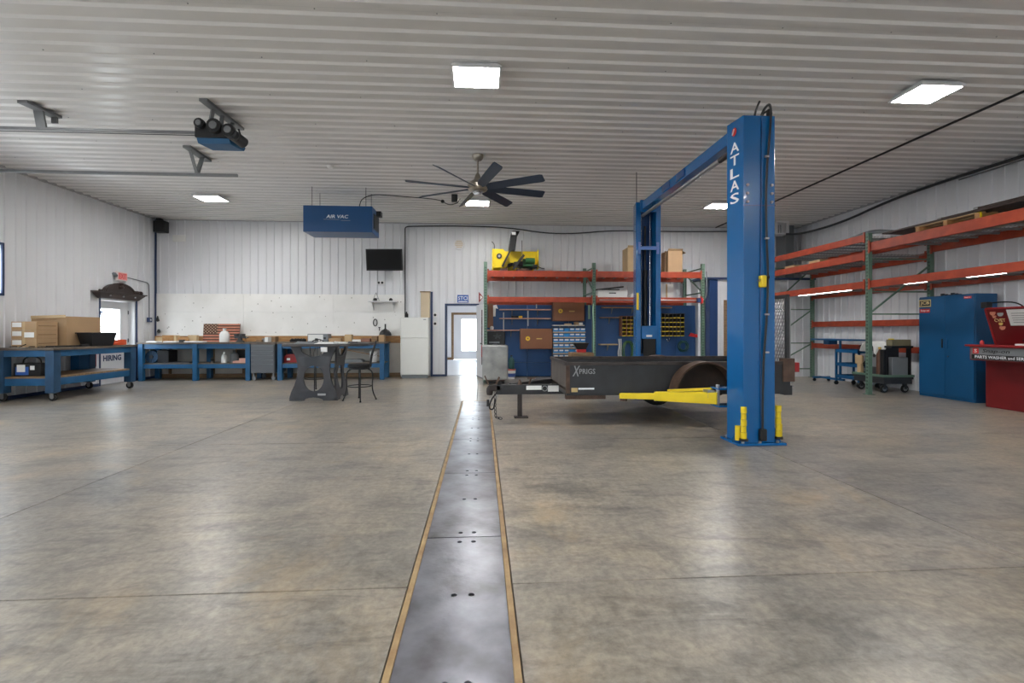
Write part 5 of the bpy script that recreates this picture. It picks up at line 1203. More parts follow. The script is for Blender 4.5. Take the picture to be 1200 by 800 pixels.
def open_box(name, x0, x1, y0, y1, z0, z1, label, mat, flaps=True):
    t = thing(name, label, 'box', ((x0 + x1) / 2, (y0 + y1) / 2, z0)); b = B()
    for a, c, e, f in cells(x0, x1, y0, y1, [(x0 + .01, x1 - .01, y0 + .01, y1 - .01)]): b.box(a, c, e, f, z0, z1)
    b.box(x0 + .01, x1 - .01, y0 + .01, y1 - .01, z0, z0 + .01).obj('carton', mat, t, .003)
    if flaps:
        B().bar(((x0 + x1) / 2, y0 - .05, z1 + .05), ((x0 + x1) / 2, y0, z1), x1 - x0, .006).obj('front_flap', mat, t)
        B().bar((x1 + .1, (y0 + y1) / 2, z1 - .06), (x1, (y0 + y1) / 2, z1), y1 - y0, .006).obj('side_flap', mat, t)
    return t
open_box('tall_carton', 4.08, 4.5, 13.2, 13.7, 2.965, 3.7, 'tall tan carton on the back rack top left of the far lift column', CARD2)
open_box('open_carton', 5.24, 5.66, 13.2, 13.7, 2.965, 3.62, 'open tan carton with folded flaps on the back rack top right of the lift', CARD)
tag(B().bar((5.0, 13.5, 2.97), (5.02, 13.52, 3.75), .3, .02, (1, 0, 0)).obj('cardboard_sheet', CARD), 'brown cardboard sheet standing beside the far lift column on the back rack', 'cardboard')
tag(B().bar((5.18, 13.3, 2.97), (5.2, 13.3, 3.62), .03, .03, (1, 0, 0)).obj('wood_stake', DULL_WOOD), 'thin upright wooden stake before the open carton on the back rack', 'stake')
t = thing('white_crate', 'low white case on the second tier of the back rack', 'case', (3.65, 13.4, 2.255)); B().box(3.22, 4.08, 13.2, 13.7, 2.255, 2.5).obj('case', WHITE, t, .02); B().box(3.55, 3.75, 13.194, 13.2, 2.4, 2.43).obj('handle_slot', BLACK, t)
tag(B().prism([(4.15, 2.255), (4.2, 2.4), (4.45, 2.47), (4.6, 2.44), (4.6, 2.255)], 'Y', 13.2, 13.6).obj('white_cover', WHITE), 'small white moulded cover beside the white case on the back rack', 'cover')
t = carton('white_carton', 5.02, 5.42, 13.25, 13.6, 2.255, 2.68, 'white carton on the back rack second tier right of the far lift column', None, WHITE)
tag(B().bar((3.25, 13.5, 2.53), (4.05, 13.5, 2.62), .06, .04).obj('black_bar', BLACK), 'dark metal bar tilted up across the white case on the back rack', 'bar')
tag(B().bar((3.3, 13.4, 2.525), (3.9, 13.4, 2.525), .05, .04).obj('black_bar', BLACK), 'dark metal bar lying flat on the front of the white case', 'bar')
tag(B().cyl((3.2, FY - .08, 2.2), (4.55, FY - .08, 2.2), .014, 8).cyl((4.85, FY - .08, 2.2), (5.95, FY - .08, 2.2), .014, 8).tube([(5.95, FY - .08, 2.2), (6.1, FY - .08, 2.2), (6.2, FY - .07, 2.28), (6.22, FY - .07, 2.6), (6.2, FY - .07, 3.0)], .016, 6, 2).obj('air_line', GALV), 'steel air line along the second beam of the back rack', 'pipe')
t = thing('air_filter', 'small blue and red air fitting at the right end of the rack air line', 'fitting', (6.0, FY - .09, 2.1)); B().box(5.92, 6.02, FY - .14, FY - .06, 2.14, 2.26).obj('blue_body', NAVYMETAL, t, .01); B().cyl((6.06, FY - .1, 2.12), (6.06, FY - .1, 2.26), .035, 10).obj('red_knob', LETTER_RED, t)

# ------------------------------------------------------------------ blue tool board behind the back rack
PY = 14.04                          # face of the board
t = thing('tool_board', 'tall blue painted board wall behind the back rack', 'board', (3.3, 14.28, 0))
for x0, x1 in ((.1, 1.33), (1.33, 2.56), (2.56, 3.36), (3.36, 4.58), (4.58, 5.8), (5.8, 6.42)):
    B().box(x0 + .003, x1 - .003, PY, PY + .03, .43, 2.12).obj('board_panel', PANEL_BLUE, t, .003); B().box(x0 + .003, x1 - .003, PY, PY + .03, .02, .425).obj('lower_panel', PANEL_BLUE, t, .003)
def slim_shelf(x0, x1, z, label, d=.22, mat=None, br=2):
    t = thing('slim_shelf', label, 'shelf', ((x0 + x1) / 2, PY - d / 2, z - .03))
    B().box(x0, x1, PY - d, PY - .002, z - .03, z).obj('board', mat or M('shelf_board', (204, 160, 140), .6), t, .003)
    for i in range(br):
        x = x0 + (x1 - x0) * (i + .5) / br; B().prism([(PY - .002, z - .03), (PY - .002, z - .2), (PY - d * .8, z - .03)], 'X', x - .008, x + .008).obj('bracket', GREYTRAY, t)
slim_shelf(.5, 2.0, 1.99, 'long pale shelf on the blue board, upper of the pair left of the brown cabinets')
slim_shelf(.5, 2.0, 1.73, 'long pale shelf on the blue board, lower of the pair left of the brown cabinets')
slim_shelf(.14, 1.08, 1.39, 'short pale shelf on the blue board above the black compressor')
slim_shelf(3.53, 4.78, 2.06, 'pale shelf high on the blue board left of the far lift column', .2, WOOD)
slim_shelf(3.48, 4.06, 1.76, 'short pale shelf left of the brown pigeonhole rack', .2, DULL_WOOD, 1)
slim_shelf(4.95, 5.62, 2.06, 'pale shelf high on the blue board right of the far lift column', .2, WOOD, 1)
slim_shelf(3.45, 3.98, .97, 'small low pale shelf with a strut on the blue board', .24, CARD2, 1)
for x, z0, z1, lb in ((.63, 1.0, 1.9, 'left'), (1.35, 1.5, 2.0, 'middle'), (1.6, 2.02, 2.14, 'upper right')): tag(B().box(x - .015, x + .015, PY - .02, PY - .002, z0, z1).obj('shelf_standard', GALV), 'thin steel shelf standard on the blue board, %s one' % lb, 'bracket')
for k, (x, z, m_) in enumerate(((1.0, 1.735, BLACK), (1.12, 1.735, STICKER), (.9, 1.735, BLACK))): tag(B().box(x - .05, x + .05, PY - .16, PY - .06, z, z + .06).obj('small_tin', m_, None, .006), 'small tin on the lower long shelf, %s of three' % ('middle black', 'yellow', 'left black')[k], 'tin')
tag(B().box(.16, .32, PY - .12, PY - .002, 1.45, 2.15).obj('brown_board', BROWN, None, .004), 'brown upright board at the left edge of the blue board', 'board')
tag(B().prism([(.3, 1.78), (.3, 2.1), (.42, 2.12), (.47, 2.0), (.4, 2.02), (.39, 1.78)], 'Y', PY - .05, PY - .02).obj('white_cloth', PAPER), 'white rag hung beside the brown upright board', 'rag')
tag(B().lathe((.28, PY - .1, 1.392), [(0, 0), (.05, 0), (.06, .06), (.04, .1), (0, .11)], 10).obj('white_cup', WHITE), 'small white cup on the short shelf above the compressor', 'cup')
t = thing('compressor', 'black machine on the blue board under the short shelf', 'machine', (.42, PY - .15, .9)); B().box(.14, .66, PY - .28, PY - .02, .92, 1.34).obj('housing', BLACK, t, .02); B().box(.2, .5, PY - .29, PY - .28, 1.0, 1.05).obj('light_strip', GREYTRAY, t)
b = B()
for k in range(5): a = 2 * PI * k / 5 + .4; b.bar((.44, PY - .29, 1.2), (.44 + .12 * math.cos(a), PY - .29, 1.2 + .08 * math.sin(a)), .04, .02, (0, 1, 0))
b.obj('fan_guard', DKGREY, t); B().box(.3, .5, PY - .25, PY - .05, .43, .92).obj('stand', BLACK, t)
def steel_cab(x0, x1, z0, z1, label, d=.3):
    t = thing('brown_cabinet', label, 'cabinet', ((x0 + x1) / 2, PY - d / 2, z0))
    B().box(x0, x1, PY - d, PY - .002, z0, z1).obj('body', BROWN, t, .006); dr = B().box(x0 + .01, x1 - .01, PY - d - .018, PY - d, z0 + .01, z1 - .01).obj('door', BROWN, t, .004)
    m = (x0 + x1) / 2; zc = (z0 + z1) / 2
    r = B().cyl((m - .25, PY - d - .021, zc + .01), (m - .25, PY - d - .018, zc + .01), .065, 18).obj('round_sticker', STICKER, dr); B().cyl((m - .25, PY - d - .023, zc + .01), (m - .25, PY - d - .021, zc + .01), .022, 12).obj('sticker_centre', BROWN, dr)
    B().box(m + .0, m + .16, PY - d - .03, PY - d - .018, zc - .01, zc + .02).obj('latch', GOLD, dr, .003)
    return t
steel_cab(1.1, 2.03, .83, 1.42, 'brown steel cabinet on the blue board, lower and left of the two')
steel_cab(2.06, 2.97, 1.64, 2.2, 'brown steel cabinet on the blue board above the blue drawers')
tag(B().box(2.3, 2.62, PY - .3, PY - .1, 2.2, 2.26).obj('white_roll', PAPER, None, .01), 'white rolled paper on top of the upper brown cabinet', 'roll')
slim_shelf(2.06, 2.98, 1.53, 'pale cluttered shelf between the upper brown cabinet and the blue drawers', .28, M('pale_steel', (200, 196, 188), .5))
for k, (x, w_, h, m_) in enumerate(((2.5, .2, .04, CARD2), (2.75, .12, .09, CARD), (2.88, .1, .07, PAPER))): tag(B().box(x - w_ / 2, x + w_ / 2, PY - .26, PY - .12, 1.53, 1.53 + h).obj('shelf_clutter', m_, None, .006), 'small pale box on the cluttered shelf above the blue drawers, %s of three' % ('left', 'middle', 'right')[k], 'box')
t = thing('drawer_cabinet', 'parts cabinet full of small blue drawers behind the trailer front', 'cabinet', (2.53, PY - .15, .4))
x0, x1, z0, z1 = 2.05, 3.0, .38, 1.46
B().box(x0, x1, PY - .26, PY - .002, z0, z1).obj('body', M('bin_carcass', (70, 78, 96), .5), t)
NR, NC = 7, 6
dm = lm = None
for r in range(NR):
    za = z0 + (z1 - z0) * r / NR; B().box(x0, x1, PY - .32, PY - .26, za, za + .028).obj('shelf_edge', M('bin_shelf_edge', (196, 178, 150), .6), t)
    for c in range(NC):
        xa = x0 + (x1 - x0) * (c + .5) / NC; zc = za + .09
        if dm is None:
            dm = B().hull8([(xa - .07, PY - .3, za + .026), (xa + .07, PY - .3, za + .026), (xa + .07, PY - .26, za + .026), (xa - .07, PY - .26, za + .026)], [(xa - .07, PY - .33, za + .125), (xa + .07, PY - .33, za + .125), (xa + .07, PY - .26, za + .125), (xa - .07, PY - .26, za + .125)]).obj('drawer', SKYBIN, t); d0 = dm; b0 = (xa, za)
            lm = B().box(xa - .055, xa + .055, PY - .331, PY - .316, za + .08, za + .12).obj('drawer_label', PAPER, d0); lc = lm
        else:
            d0 = inst(dm, t, Vector(dm.location) + Vector((xa - b0[0], 0, za - b0[1])))
            if random.random() < .9: inst(lm, d0, Vector(lm.location) + Vector((xa - b0[0], 0, za - b0[1])))
tag(B().box(3.05, 3.1, PY - .06, PY - .002, .1, 2.1).obj('blue_batten', PANEL_BLUE), 'tall blue batten beside the blue drawer cabinet', 'batten')
tag(B().box(3.14, 3.21, PY - .02, PY - .002, 1.7, 2.12).obj('pale_green_strip', PALEGREEN), 'pale green strip on the blue board right of the upper brown cabinet', 'strip')
tag(B().tube([(3.04, FY - .06, 2.1), (3.02, FY - .06, 1.9), (3.05, FY - .06, 1.3), (3.03, FY - .06, .5)], .015, 6, 2).obj('pale_green_hose', PALEGREEN), 'pale green hose hanging down the middle upright of the back rack', 'hose')
def pigeon(x0, x1, z0, z1, nc, nr, label, body):
    t = thing('pigeonhole_rack', label, 'rack', ((x0 + x1) / 2, PY - .15, z0)); d = .26
    B().box(x0, x1, PY - .02, PY - .002, z0, z1).obj('back', BLACK, t); b = B().box(x0 - .02, x0, PY - d, PY - .002, z0, z1).box(x1, x1 + .02, PY - d, PY - .002, z0, z1).box(x0 - .02, x1 + .02, PY - d, PY - .002, z1, z1 + .015).obj('case', body, t)
    for r in range(nr): z = z0 + (z1 - z0) * r / nr; B().box(x0, x1, PY - d, PY - .02, z, z + .012).obj('shelf', body, t); B().box(x0, x1, PY - d - .004, PY - d, z, z + .02).obj('label_strip', YELLOW, t)
    for c in range(1, nc): x = x0 + (x1 - x0) * c / nc; B().box(x - .01, x + .01, PY - d - .006, PY - .02, z0, z1).obj('divider', body, t)
    return t
pigeon(4.1, 5.0, 1.2, 1.78, 7, 5, 'brown pigeonhole rack with yellow label strips left of the far lift column', BROWN)
pigeon(5.16, 5.96, 1.2, 1.86, 7, 5, 'dark pigeonhole rack with yellow label strips right of the far lift column', M('dark_bin', (72, 70, 72), .5))
def coil(name, x, z, rx, rz, n, mat, label, cat='hose'):
    b = B()
    for k in range(n): ph = random.uniform(0, .4); b.tube([(x + (rx + .012 * (k % 3)) * math.cos(a) + .01 * k, PY - .06 - .018 * k, z + (rz - .015 * (k % 4)) * math.sin(a)) for a in [2 * PI * i / 16 + ph for i in range(17)]], .013, 5)
    return tag(b.obj(name, mat), label, cat)
coil('green_hose', 4.3, .76, .14, .3, 6, GREENHOSE, 'coiled green hose hung under the brown pigeonhole rack')
b = B()
for k in range(3): b.tube([(4.05 + .04 * k, PY - .05, 1.12), (4.07 + .03 * k, PY - .07, .9), (4.02 + .05 * k, PY - .06, .7), (4.08 + .03 * k, PY - .06, .45)], .013, 5, 2)
tag(b.obj('white_rope', WHITE), 'hanging white cords left of the coiled green hose', 'cord')
tag(B().tube([(5.5, PY - .05, 1.15), (5.52, PY - .08, 1.06), (5.57, PY - .08, 1.04), (5.6, PY - .05, 1.1), (5.58, PY - .05, 1.16)], .012, 6, 1).obj('steel_hook', STEEL), 'small bright hook under the dark pigeonhole rack', 'hook')
coil('dark_hose', 5.98, .9, .12, .16, 5, TEAL, 'coiled dark green hose right of the lift on the blue board')
t = thing('grinder_stand', 'teal bench grinder on a stand behind the trailer', 'grinder', (5.65, 13.7, 0)); B().cyl((5.65, 13.7, .0), (5.65, 13.7, .5), .04, 10).cyl((5.65, 13.7, 0), (5.65, 13.7, .03), .16, 14).obj('stand', TEAL, t); B().lathe((5.65, 13.7, .5), [(0, 0), (.22, 0), (.2, .05), (.1, .1), (0, .1)], 14).obj('table', GREENHOSE, t)
tag(B().prism([(6.18, 1.2), (6.25, 1.3), (6.36, 1.26), (6.5, 1.24), (6.52, 1.14), (6.36, 1.17)], 'Y', PY - .1, PY - .04).obj('red_hand_tool', LETTER_RED), 'red hand tool hung at the right end of the blue board', 'tool')

# ------------------------------------------------------------------ floor things in front of the back rack
t = thing('grey_tank', 'mottled grey rounded tank on a small wheeled dolly near the open door', 'tank', (.33, 12.42, 0))
b = B().prism([(.33 + (.33 - .08) * (1 if abs(a) < PI / 2 else -1) + .08 * math.cos(a), 12.42 + .22 * (1 if a > 0 else -1) + .08 * math.sin(a)) for a in [-PI + PI / 20 + PI / 10 * i for i in range(20)]], 'Z', .11, .99).obj('tank', TANKGREY, t, .03)
B().lathe((.33, 12.42, .98), [(0, 0), (.06, 0), (.06, .03), (0, .03)], 14).obj('filler_cap', GREYTRAY, t); B().box(.1, .58, 12.2, 12.64, .075, .11).obj('dolly', RUST, t)
for x in (.14, .54):
    for y in (12.24, 12.6): B().lathe((x, y, .038), [(0, -.015), (.038, -.015), (.038, .015), (0, .015)], 12, 'Y').obj('wheel', RUBBER, t)
t = thing('paint_bucket', 'white bucket with a blue label and red lid standing by the grey tank', 'bucket', (.83, 13.5, 0)); B().lathe((.83, 13.5, 0), [(0, 0), (.1, 0), (.12, .24), (0, .24)], 18).obj('pail', WHITE, t); B().lathe((.83, 13.5, .06), [(.105, 0), (.116, .1), (.117, .1), (.107, 0)], 18).obj('label', BLUEBOTTLE, t); B().lathe((.83, 13.5, .24), [(0, 0), (.125, 0), (.125, .04), (0, .04)], 18).obj('lid', M('pale_red_lid', (214, 120, 108), .5), t)
t = jug('green_bottle', .83, 13.5, .28, .085, .36, TEAL, 'dark green bottle standing on the lidded paint bucket', 'bottle', BLACK)
t = thing('vise_pedestal', 'red bench vise on a tan wooden pedestal behind the trailer', 'vise', (2.28, 11.0, 0)); B().box(2.03, 2.55, 10.78, 11.2, .7, .86).obj('wooden_top', DULL_WOOD, t, .006); B().box(2.1, 2.48, 10.85, 11.13, .03, .7).obj('pedestal', DULL_WOOD, t); B().box(2.02, 2.56, 10.77, 11.21, 0, .03).obj('base', DKGREY, t)
v = B().box(2.2, 2.4, 10.92, 11.06, .86, .93).lathe((2.3, 11, .86), [(.0, 0), (.1, 0), (.08, .03), (0, .03)], 12).obj('vise_base', LETTER_RED, t, .005); B().hull8([(2.2, 10.94, .93), (2.4, 10.94, .93), (2.4, 11.04, .93), (2.2, 11.04, .93)], [(2.1, 10.9, 1.08), (2.47, 10.9, 1.08), (2.47, 11.08, 1.08), (2.1, 11.08, 1.08)]).obj('vise_jaw', BLACK, t, .006); B().cyl((2.05, 11, 1.0), (2.12, 11, 1.0), .02, 8).cyl((2.055, 10.88, 1.0), (2.055, 11.12, 1.0), .008, 6).obj('vise_handle', STEEL, t)

# ------------------------------------------------------------------ plasma cut steel table and bar stools
t = thing('steel_table', 'dark plasma cut steel bar table with hourglass legs on the left', 'table', (-3.1, 9.9, 0))
TZ = 1.06
rg = [(-3.82, 9.38), (-3.5, 9.35), (-3.2, 9.4), (-2.9, 9.33), (-2.6, 9.42), (-2.42, 9.55), (-2.3, 9.85), (-2.36, 10.1), (-2.28, 10.35), (-2.6, 10.5), (-3.0, 10.46), (-3.4, 10.52), (-3.78, 10.45), (-3.84, 10.1), (-3.76, 9.8), (-3.86, 9.55)]
tp = B().prism(rg, 'Z', TZ, TZ + .05).obj('tabletop', M('charred_slab', (72, 68, 68), .4, 0, .4, 5, .2), t, .012)
LEGM = M('dark_plate_steel', (70, 70, 74), .5, .3, .35, 4, .15)
def hourglass(L, n=40):
    """outline of one plate, L wide at the foot: flared foot, narrow waist, flared shoulders"""
    prof = [(0, 1.0), (.05, 1.0), (.16, .93), (.28, .80), (.42, .70), (.56, .66), (.7, .68), (.82, .76), (.92, .88), (1.0, .96)]
    r = [(L / 2 * w_, z * TZ) for z, w_ in prof]; return r + [(-x, z) for x, z in r[::-1]]
def cutplate(place, L, name):
    """plate with a shoulder notch, an oval opening and a foot arch, cut as strips round the holes"""
    out = hourglass(L)
    def half(z):
        prof = sorted((p[1], p[0]) for p in out if p[0] > 0)
        for (za, xa), (zb, xb) in zip(prof, prof[1:]):
            if za <= z <= zb: return xa + (xb - xa) * (z - za) / max(1e-9, zb - za)
        return prof[-1][1]
    def hole(z):
        zo, rz, rx = .43, .25, L * .21
        if abs(z - zo) < rz: return rx * math.sqrt(1 - ((z - zo) / rz) ** 2)
        if z > .86: return L * .26 * math.sqrt(min(1, (z - .86) / .1))
        if z < .06: return L * .2 * math.sqrt(max(0, 1 - (z / .06) ** 2))
        return 0
    zs = sorted({i * TZ / 60 for i in range(61)} | {.18, .68, .86, .06})
    b = B(); th = .02
    for sx in (-1, 1):
        fr, bk = [], []
        for z in zs:
            for lst, o in ((fr, -th), (bk, th)):
                lst.append((b.bm.verts.new(place(sx * hole(z), z, o)), b.bm.verts.new(place(sx * half(z), z, o))))
        for i in range(len(zs) - 1):
            for l_ in (fr, bk): b.bm.faces.new((l_[i][0], l_[i][1], l_[i + 1][1], l_[i + 1][0]))
            for e in (0, 1): b.bm.faces.new((fr[i][e], fr[i + 1][e], bk[i + 1][e], bk[i][e]))
        for i in (0, -1): b.bm.faces.new((fr[i][0], fr[i][1], bk[i][1], bk[i][0]))
    bmesh.ops.remove_doubles(b.bm, verts=b.bm.verts[:], dist=1e-5)
    return b.obj(name, LEGM, t)
cutplate(lambda u, z, o: (-3.28 + u, 9.56 + o, z), .92, 'leg_plate')
cutplate(lambda u, z, o: (-2.86 + o - .06 * (1 - abs(z / TZ - .5) * 2), 9.96 + u, z), .84, 'leg_plate')
B().box(-3.2, -3.05, 9.53, 9.54, .1, .14).obj('cut_mark', LETTER_GREY, t)
tag(B().box(-3.07, -2.95, 9.31, 9.325, .96, 1.05).obj('paper_tag', PAPER), 'white paper tag hanging from the front edge of the dark steel table', 'tag')
for k, (x, y, w_, d_, m_, lb) in enumerate(((-3.05, 9.6, .4, .3, PAPER, 'crumpled white paper on the middle of the dark steel table'), (-2.85, 9.8, .3, .25, WHITE, 'white sheet at the right on the dark steel table'), (-3.45, 9.7, .5, .28, GREYTRAY, 'grey flat plate on the left of the dark steel table'), (-2.62, 9.9, .25, .2, DKGREY, 'dark flat plate at the right end of the dark steel table'))):
    tag(B().hull8([(x - w_ / 2, y - d_ / 2, TZ + .05), (x + w_ / 2, y - d_ / 2, TZ + .05), (x + w_ / 2, y + d_ / 2, TZ + .05), (x - w_ / 2, y + d_ / 2, TZ + .05)], [(x - w_ / 2 + .06, y - d_ / 2 + .03, TZ + .07), (x + w_ / 2 - .03, y - d_ / 2 + .02, TZ + .085), (x + w_ / 2, y + d_ / 2, TZ + .07), (x - w_ / 2, y + d_ / 2, TZ + .09)]).obj('table_sheet', m_), lb, 'plate' if 'plate' in lb else 'paper')
def stool(x, y, label, rz):
    t = thing('bar_stool', label, 'stool', (x, y, 0), 'black metal bar stools'); SH = .7
    B().lathe((x, y, SH - .06), [(0, 0), (.2, 0), (.225, .02), (.225, .05), (.2, .075), (0, .085)], 24).obj('seat', RUBBER, t)
    B().lathe((x, y, SH - .085), [(0, 0), (.2, 0), (.2, .025), (0, .025)], 24).obj('seat_ring', BLACK, t)
    for k in range(4):
        a = math.radians(8 + 90 * k); c, s = math.cos(a), math.sin(a)
        B().tube([(x + c * r, y + s * r, z) for r, z in ((.14, SH - .08), (.22, SH - .12), (.255, .48), (.235, .3), (.25, .15), (.31, .012))], .013, 7, 2).obj('leg', BLACK, t)
        B().lathe((x + c * .31, y + s * .31, 0), [(0, 0), (.018, 0), (.018, .02), (0, .02)], 8).obj('foot_cap', RUBBER, t)
    B().tube([(x + .225 * math.cos(a), y + .225 * math.sin(a), .28) for a in [2 * PI * i / 24 for i in range(25)]], .009, 6).obj('foot_ring', BLACK, t)
    for s in (-1, 1): B().tube([(x + .2, y + s * .12, SH - .03), (x + .22, y + s * .15, .85), (x + .26, y + s * .17, 1.0), (x + .3, y + s * .13, 1.12), (x + .31, y + s * .05, 1.155), (x + .31, y, 1.16)], .012, 7, 2).obj('back_post', BLACK, t)
    for s in (-1, 0, 1): B().tube([(x + .21, y + s * .05, SH - .03), (x + .23, y + s * .09, .85), (x + .27, y + s * .03, 1.0), (x + .31, y + s * .05, 1.15)], .008, 6, 2).obj('back_spindle', BLACK, t)
    t.rotation_euler = (0, 0, rz)
    return t
s0 = stool(-2.4, 9.55, 'black metal bar stool with curved back at the right end of the steel table', .15)
dup(s0, (-3.78, 11.1, 0), 'black metal bar stool behind the dark steel table, seen through its legs', 1.7)

# ------------------------------------------------------------------ under the right rack
t = thing('tall_cabinet', 'tall blue two door steel cabinet against the right wall rack', 'cabinet', (9.5, 9.02, 0))
cx, cy0, cy1, ch = 9.26, 8.44, 9.6, 2.07
B().box(cx + .02, 9.72, cy0, cy1, .0, ch).obj('body', CAB_BLUE, t, .006)
for a, c, s in ((cy0 + .012, 9.018, -1), (9.024, cy1 - .012, 1)):
    d = B().box(cx, cx + .02, a, c, .06, ch - .02).obj('door', CAB_BLUE, t, .004)
    B().box(cx - .02, cx, 9.021 + s * .05 - .012, 9.021 + s * .05 + .012, 1.02, 1.2).obj('door_handle', BLACK if s > 0 else CAB_BLUE, d, .004)
    if s > 0:
        g = B().box(cx - .003, cx, 9.32, 9.585, 1.86, 2.01).obj('yellow_sticker', M('sticker_cream', (222, 194, 132), .5), d)
        B().box(cx - .005, cx - .003, 9.335, 9.57, 1.88, 1.99).obj('sticker_field', BLACK, d); text('lettering', 'JCB', (cx - .0062, 9.452, 1.935), '-X', .085, .2, M('letter_cream', (240, 214, 150), .5), d)
        B().box(cx - .003, cx, 9.34, 9.57, 1.74, 1.82).obj('red_sticker', LETTER_RED, d); text('lettering', 'Snap-on', (cx - .0042, 9.452, 1.78), '-X', .05, .19, LETTER_WHITE, d)
    else: B().box(cx - .003, cx, 8.5, 8.64, 1.98, 2.025).obj('red_sticker', LETTER_RED, d); text('lettering', 'Snap-on', (cx - .0042, 8.57, 2.002), '-X', .022, .11, LETTER_WHITE, d)
B().cyl((cx - .012, 8.95, .85), (cx, 8.95, .85), .015, 10).obj('lock', STEEL, t)
b = B()
for k in range(6): b.box(cx + .1, cx + .15, 8.82 + .07 * k, 8.86 + .07 * k, ch, ch + .02 + .015 * (k % 3))
tag(b.obj('small_fittings', DKGREY, kind='stuff'), 'row of small dark fittings on top of the tall blue cabinet', 'fittings')

t = thing('parts_washer', 'red parts washer with raised lid standing right of the tall blue cabinet', 'parts washer', (9.4, 7.55, 0))
wx0, wx1, wy0, wy1 = 8.98, 9.7, 6.9, 8.1
B().box(wx0 + .06, 9.62, 7.2, 8.05, .0, .86).obj('pedestal', DKRED, t, .008)
b = B()
for a, c, e, f in cells(8.75, 9.75, wy0, 8.06, [(8.78, 9.72, wy0 + .03, 8.03)]): b.box(a, c, e, f, .84, 1.1)
b.box(8.78, 9.72, wy0 + .03, 8.03, .84, .87).obj('basin', DKRED, t, .004)
b = B()
for a, c, e, f in cells(8.69, 9.78, wy0 - .04, 8.1, [(8.79, 9.71, wy0 + .05, 8.02)]): b.box(a, c, e, f, 1.085, 1.12)
b.obj('basin_rim', RED, t, .006)
# printed grey band on the long front (faces the room) and on the end facing the viewer
fb = B().box(8.742, 8.75, wy0 + .02, 8.04, .86, 1.07).box(8.75, 9.72, wy0 - .008, wy0, .86, 1.07).obj('grey_band', GREYTRAY, t)
B().box(8.739, 8.742, 7.0, 8.02, .865, .945).obj('black_band', BLACK, fb); B().box(8.739, 8.742, 7.9, 8.0, .96, 1.06).obj('red_badge', LETTER_RED, fb)
text('lettering', 'S', (8.737, 7.95, 1.01), '-X', .06, .05, LETTER_WHITE, fb); text('lettering', 'Snap-on', (8.74, 7.62, 1.005), '-X', .08, .44, LETTER_BLACK, fb, shear=.2); text('lettering', 'PARTS WASHER and SERVICE', (8.7375, 7.5, .905), '-X', .05, .92, LETTER_WHITE, fb)
text('lettering', 'PARTS WASHER and SERVICE', (9.25, wy0 - .01, .905), '-Y', .05, .8, LETTER_WHITE, fb)
# raised lid leaning back towards the wall
def lidp(u, v, o):   # u along Y, v up the slope
    return (9.25 - .21 * v + o, u, 1.12 + v * .64)
lid = B().hull8([lidp(wy0, 0, 0), lidp(8.05, 0, 0), lidp(8.05, 0, .05), lidp(wy0, 0, .05)], [lidp(wy0, 1, 0), lidp(8.05, 1, 0), lidp(8.05, 1, .05), lidp(wy0, 1, .05)]).obj('lid', DKRED, t, .004)
B().bar(lidp(wy0, 1, .02), lidp(8.05, 1, .02), .07, .03).bar(lidp(8.06, 0, .02), lidp(8.06, 1, .02), .03, .06).obj('lid_edge', RED, lid, .004)
la = -math.atan2(.21, .64)
def lidtext(body, u, v, h, wd, m): text('lettering', body, lidp(u, v, -.003), None, h, wd, m, lid, rotx=Euler((PI / 2 - la, 0, -PI / 2)))
B().hull8([lidp(7.5, .52, -.004), lidp(7.72, .52, -.004), lidp(7.72, .52, 0), lidp(7.5, .52, 0)], [lidp(7.5, .95, -.004), lidp(7.72, .95, -.004), lidp(7.72, .95, 0), lidp(7.5, .95, 0)]).obj('instruction_sheet', PAPER, lid)
B().hull8([lidp(6.95, .52, -.004), lidp(7.5, .52, -.004), lidp(7.5, .52, 0), lidp(6.95, .52, 0)], [lidp(6.95, .95, -.004), lidp(7.5, .95, -.004), lidp(7.5, .95, 0), lidp(6.95, .95, 0)]).obj('instruction_sheet', PAPER, lid)
for i in range(5): B().hull8([lidp(7.02, .6 + .06 * i, -.006), lidp(7.66, .6 + .06 * i, -.006), lidp(7.66, .6 + .06 * i, -.004), lidp(7.02, .6 + .06 * i, -.004)], [lidp(7.02, .615 + .06 * i, -.006), lidp(7.66, .615 + .06 * i, -.006), lidp(7.66, .615 + .06 * i, -.004), lidp(7.02, .615 + .06 * i, -.004)]).obj('printed_line', LETTER_GREY, lid)
lidtext('CVET', 7.87, .67, .06, .18, M('letter_cream', (240, 214, 150), .5))
for u, v, r_, m_ in ((7.95, .88, .05, PEACH), (7.83, .85, .05, LETTER_GREY), (7.94, .78, .035, PEACH), (7.87, .58, .035, GOLD), (7.86, .48, .05, PEACH)):
    p0, p1 = Vector(lidp(u, v, -.005)), Vector(lidp(u, v, 0)); B().cyl(p0, p1, r_, 12).obj('round_decal', m_, lid)
B().box(9.0, 9.12, 8.0, 8.1, 1.77, 1.88).obj('lamp_head', BLACK, t, .008)
B().tube([(9.12, 8.05, 1.86), (9.25, 7.95, 1.88), (9.35, 7.8, 1.86), (9.4, 7.7, 1.75)], .012, 6, 2).obj('lamp_neck', BLACK, t)
B().tube([(9.3, 7.3, 1.12), (9.2, 7.35, 1.2), (9.05, 7.4, 1.25), (8.98, 7.4, 1.2)], .012, 6, 2).obj('spout_hose', BLACK, t)
tag(B().box(8.705, 8.78, 7.12, 7.3, 1.12, 1.15).obj('white_sponge', WHITE, None, .006), 'white pad on the rim of the red parts washer', 'pad')
tag(B().lathe((8.95, 8.03, 1.115), [(0, 0), (.03, 0), (.03, .05), (.012, .08), (0, .08)], 10).obj('small_red_cap', LETTER_RED), 'small red cap on the rim corner of the parts washer by the cabinet', 'cap')

